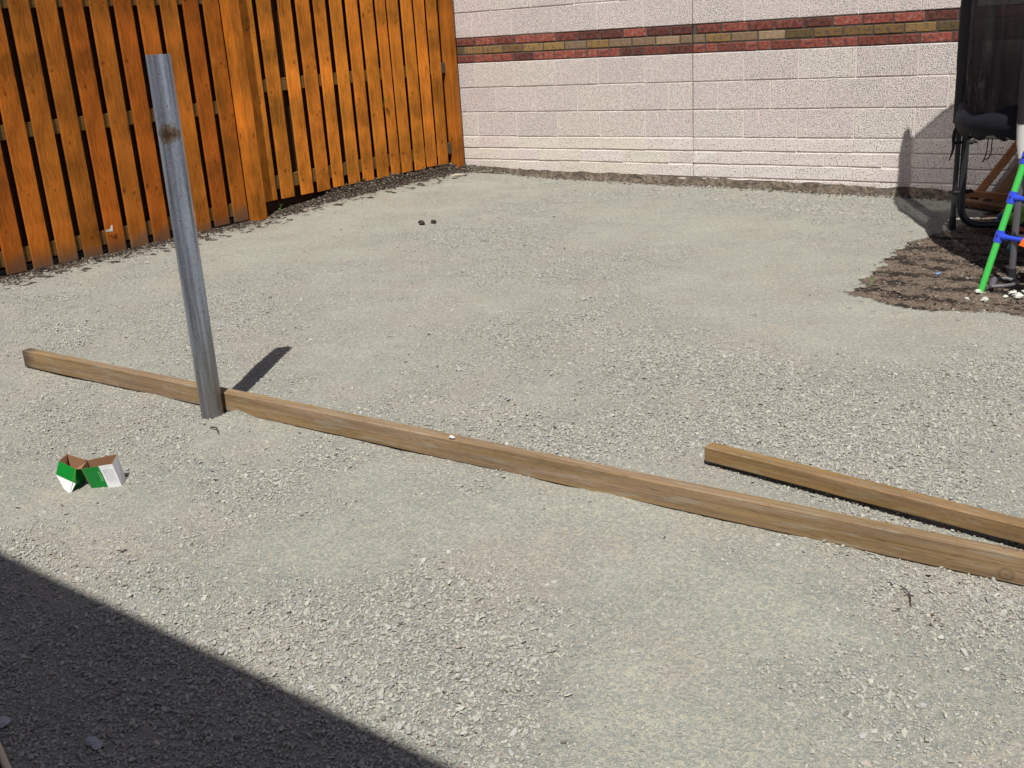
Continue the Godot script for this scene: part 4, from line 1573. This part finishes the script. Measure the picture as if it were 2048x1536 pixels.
	tag(put("wood_shaving", mk.mesh(), mat(Color(0.62, 0.52, 0.40), 0.8)), "pale wood shaving on the ground near the fence corner", "shaving")
	# timber edging whose pale arris shows at the near left corner
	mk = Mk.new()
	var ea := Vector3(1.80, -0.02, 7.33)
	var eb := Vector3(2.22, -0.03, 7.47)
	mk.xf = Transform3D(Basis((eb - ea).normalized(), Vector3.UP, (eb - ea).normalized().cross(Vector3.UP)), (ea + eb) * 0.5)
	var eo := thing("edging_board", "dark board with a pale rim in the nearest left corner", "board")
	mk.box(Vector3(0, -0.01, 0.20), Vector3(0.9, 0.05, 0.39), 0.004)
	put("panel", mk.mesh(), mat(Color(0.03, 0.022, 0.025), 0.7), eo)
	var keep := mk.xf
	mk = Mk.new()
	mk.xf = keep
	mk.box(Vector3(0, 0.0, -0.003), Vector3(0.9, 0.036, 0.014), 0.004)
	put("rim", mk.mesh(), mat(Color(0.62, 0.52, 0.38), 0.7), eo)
	# two pale flat stones in the shadow
	for s in [[1.885, 7.325, 0.045, "pale bluish stone at the near left edge in the shadow"], [2.115, 7.255, 0.042, "pale flat stone in the shadow near the edging board"], [2.14, 7.262, 0.028, "small pale stone touching the pale flat stone in the shadow"]]:
		mk = Mk.new()
		mk.lump(Vector3.ZERO, Vector3(s[2], s[2] * 0.3, s[2] * 0.7), int(s[2] * 3000), 0.25, 5, 7)
		var o := put("shaded_stone", mk.mesh(), mat(Color(0.36, 0.37, 0.42), 0.9))
		o.position = Vector3(s[0], gh(s[0], s[1]) + 0.008, s[1])
		tag(o, s[3], "stone", "pale stones in the shadow")

func sprig(at: Vector3, h: float, leaves: int, seed_: int, label: String) -> void:
	var g := RandomNumberGenerator.new()
	g.seed = seed_
	var s := thing("weed_sprig", label, "weed", at)
	var mk := Mk.new()
	var tip := Vector3(g.randf_range(0.0, 0.02), h, g.randf_range(-0.02, 0.02))
	mk.tube([Vector3.ZERO, tip * 0.5 + Vector3(0.004, 0, 0), tip], [0.0018, 0.0015, 0.0008], 5)
	put("stem", mk.mesh(), M.leaf, s)
	for i in leaves:
		var p := tip * (0.35 + 0.65 * i / leaves)
		var an := g.randf() * TAU
		var d := Vector3(cos(an) * 0.6 + 0.5, g.randf_range(-0.2, 0.5), sin(an)).normalized()
		var x := d.cross(Vector3.UP).normalized()
		var l := h * g.randf_range(0.28, 0.42)
		mk = Mk.new()
		var c := p + d * l * 0.5 + Vector3(0, 0.003, 0)
		var e := p + d * l - Vector3(0, 0.004, 0)
		mk.flat(p, c + x * l * 0.28, c, Vector3.UP)
		mk.flat(p, c - x * l * 0.28, c, Vector3.UP)
		mk.flat(e, c + x * l * 0.28, c, Vector3.UP)
		mk.flat(e, c - x * l * 0.28, c, Vector3.UP)
		put("leaf", mk.mesh(), M.leaf, s)

# ---------------------------------------------------------------- crushed stone
func make_gravel() -> void:
	var g := RandomNumberGenerator.new()
	g.seed = 777
	var kinds := 6
	var sc := []
	for k in kinds:
		sc.append(Scatter.new())
	var eye := Vector3(3.995, 1.338, 8.229)
	var fwd := Vector3(sin(deg_to_rad(-36.28)), 0, -cos(deg_to_rad(-36.28)))
	var right := Vector3(-fwd.z, 0, fwd.x)
	var cell := 0.1
	for iz in 84:
		for ix in 70:
			var cx := -2.5 + (ix + 0.5) * cell
			var cz := -0.02 + (iz + 0.5) * cell
			var d := Vector3(cx, 0, cz) - eye
			var f := d.dot(fwd)
			var r := d.dot(right)
			if f < 0.9 or absf(r) > f * 0.56 + 0.6:
				continue
			var dist := d.length()
			var rough := roughness_at(cx, cz)
			# chips to a square metre; near the eye smaller ones can be made out too
			var dens := 700.0 + 24000.0 * pow(rough, 1.7)
			if dist < 4.2:
				dens = dens * 1.1 + 900.0
			var nearp := absf(cz - plank_z(cx))
			if nearp < 0.12 and cx > -0.5:
				dens += 7000.0
			var n := int(dens * cell * cell * 1.0 + g.randf())
			for q in n:
				var x := cx + g.randf_range(-0.5, 0.5) * cell
				var z := cz + g.randf_range(-0.5, 0.5) * cell
				if in_soil(x, z) or strip_edge(x, z):
					if g.randf() > 0.06:
						continue
				var pd := z - plank_z(x)
				if pd < 0.004 and pd > -0.05 and x > -0.55:
					continue
				var e := g.randf()
				var s := 0.0018 + 0.0032 * e * e + (0.0045 * g.randf() if g.randf() < 0.035 * rough + 0.006 else 0.0)
				s *= 0.9 + 0.25 * rough
				var flat := 1.0
				if dist > 4.5:
					s *= 1.12
				elif g.randf() < 0.004 + 0.012 * rough:   # now and then a broad thin flake
					s = g.randf_range(0.0060, 0.0100)
					flat = 0.4
				var b := Basis(Vector3.UP, g.randf() * TAU) * Basis(Vector3.RIGHT, g.randfn(0.0, 0.46)) * Basis(Vector3.FORWARD, g.randfn(0.0, 0.46))
				b = b.scaled_local(Vector3(s * g.randf_range(0.8, 1.45), s * flat * g.randf_range(0.9, 2.0), s))
				var l := 0.74 + 0.34 * g.randf()
				var c := Color(0.402, 0.399, 0.350) * l
				var t := g.randf()
				if t < 0.03:
					c = Color(0.36, 0.31, 0.285) * l
				elif t < 0.04:
					c = Color(0.43, 0.42, 0.375)
				elif t < 0.30:
					c = Color(0.37, 0.362, 0.355) * l
				elif t < 0.32:
					c = Color(0.16, 0.15, 0.13)
				sc[g.randi() % kinds].add(b, Vector3(x, gh(x, z) + s * 0.02 + s * g.randf() * 0.8 * rough + 0.0035 * n_fine.get_noise_2d(x, z), z), c)
	var o := Node3D.new()
	o.name = "gravel_chips"
	add_child(o)
	tag(o, "grey-green crushed stone chips scattered over the yard", "gravel", "", "stuff")
	var total := 0
	for k in kinds:
		many("chips" if k == 0 else "chips_%03d" % k, sc[k], chip_mesh(500 + k), M.chip, o)
		total += sc[k].count
	print("chips ", total)

func make_debris() -> void:
	var g := RandomNumberGenerator.new()
	g.seed = 888
	var stones := Scatter.new()
	var roots := Scatter.new()
	var bark := Scatter.new()
	# over the soil bed
	for q in 11000:
		var x := g.randf_range(2.15, 4.2)
		var z := g.randf_range(0.1, 3.2)
		if not in_soil(x, z):
			continue
		var k := n_edge.get_noise_2d(x * 0.55, z * 1.4)
		if k < 0.02 and g.randf() < 0.65:
			continue
		var t := 0.25 + 0.75 * g.randf()
		litter(g, x, z, gh0(x, z) + 0.007 * n_edge.get_noise_2d(x * 2.0, z * 4.0) + 0.007 * n_fine.get_noise_2d(x * 0.8, z * 1.6) - 0.005, t, k, stones, roots, bark)
	# along fence and wall
	for q in 6500:
		var x := -2.47 + absf(g.randfn(0.0, 0.10))
		var z := g.randf_range(0.05, 5.0)
		litter(g, x, z, gh0(x, z) + 0.006 + bank(x, z), g.randf(), 0.2, stones, roots, bark)
	for q in 2600:
		var x := g.randf_range(-2.4, 2.4)
		var z := 0.03 + absf(g.randfn(0.0, 0.05))
		litter(g, x, z, gh0(x, z) + 0.003, g.randf() * 0.8, 0.1, stones, roots, bark)
	# a thin sprinkle on the open gravel
	for q in 70:
		var x := g.randf_range(-2.2, 3.8)
		var z := g.randf_range(0.3, 7.5)
		litter(g, x, z, gh(x, z) + 0.003, 0.3 + 0.7 * g.randf(), 0.0, stones, roots, bark)
	var o := Node3D.new()
	o.name = "soil_debris"
	add_child(o)
	tag(o, "dark root fibres, bark crumbs and stones on the bare soil", "debris", "", "stuff")
	many("crumbs", stones, chip_mesh(611), M.chip, o)
	many("bark", bark, chip_mesh(612), M.chip, o)
	var mk := Mk.new()
	mk.tube([Vector3(-1, 0, 0), Vector3(-0.4, 0.10, 0.12), Vector3(0.3, 0.14, -0.08), Vector3(1, 0.0, 0.05)], [0.03, 0.06, 0.055, 0.02], 4)
	many("fibres", roots, mk.mesh(), M.chip, o)

func litter(g: RandomNumberGenerator, x: float, z: float, y: float, t: float, k: float, stones: Scatter, roots: Scatter, bark: Scatter) -> void:
	var b := Basis(Vector3.UP, g.randf() * TAU) * Basis(Vector3.RIGHT, g.randfn(0.0, 0.3)) * Basis(Vector3.FORWARD, g.randfn(0.0, 0.2))
	var l := g.randf_range(0.6, 1.2)
	if t < 0.28:
		var s := 0.003 + 0.006 * g.randf() * g.randf()
		stones.add(b.scaled_local(Vector3(s * 1.2, s, s)), Vector3(x, y + s * 0.2, z), Color(0.38, 0.36, 0.31) * l)
	elif t < 0.62:
		var s := 0.004 + 0.008 * g.randf() * g.randf() + (0.006 if k > 0.15 and g.randf() < 0.2 else 0.0)
		bark.add(b.scaled_local(Vector3(s * 1.6, s * 0.9, s)), Vector3(x, y + s * 0.2, z), Color(0.050, 0.033, 0.024) * l)
	elif t < 0.80:
		var s := 0.004 + 0.006 * g.randf()
		bark.add(b.scaled_local(Vector3(s * 1.4, s * 0.7, s)), Vector3(x, y + s * 0.1, z), Color(0.17, 0.125, 0.09) * l)
	else:
		var s := 0.012 + 0.030 * g.randf() * g.randf()
		roots.add(b.scaled_local(Vector3(s, s * 0.6 + 0.004, s)), Vector3(x, y + 0.002, z), Color(0.040, 0.026, 0.020) * l)
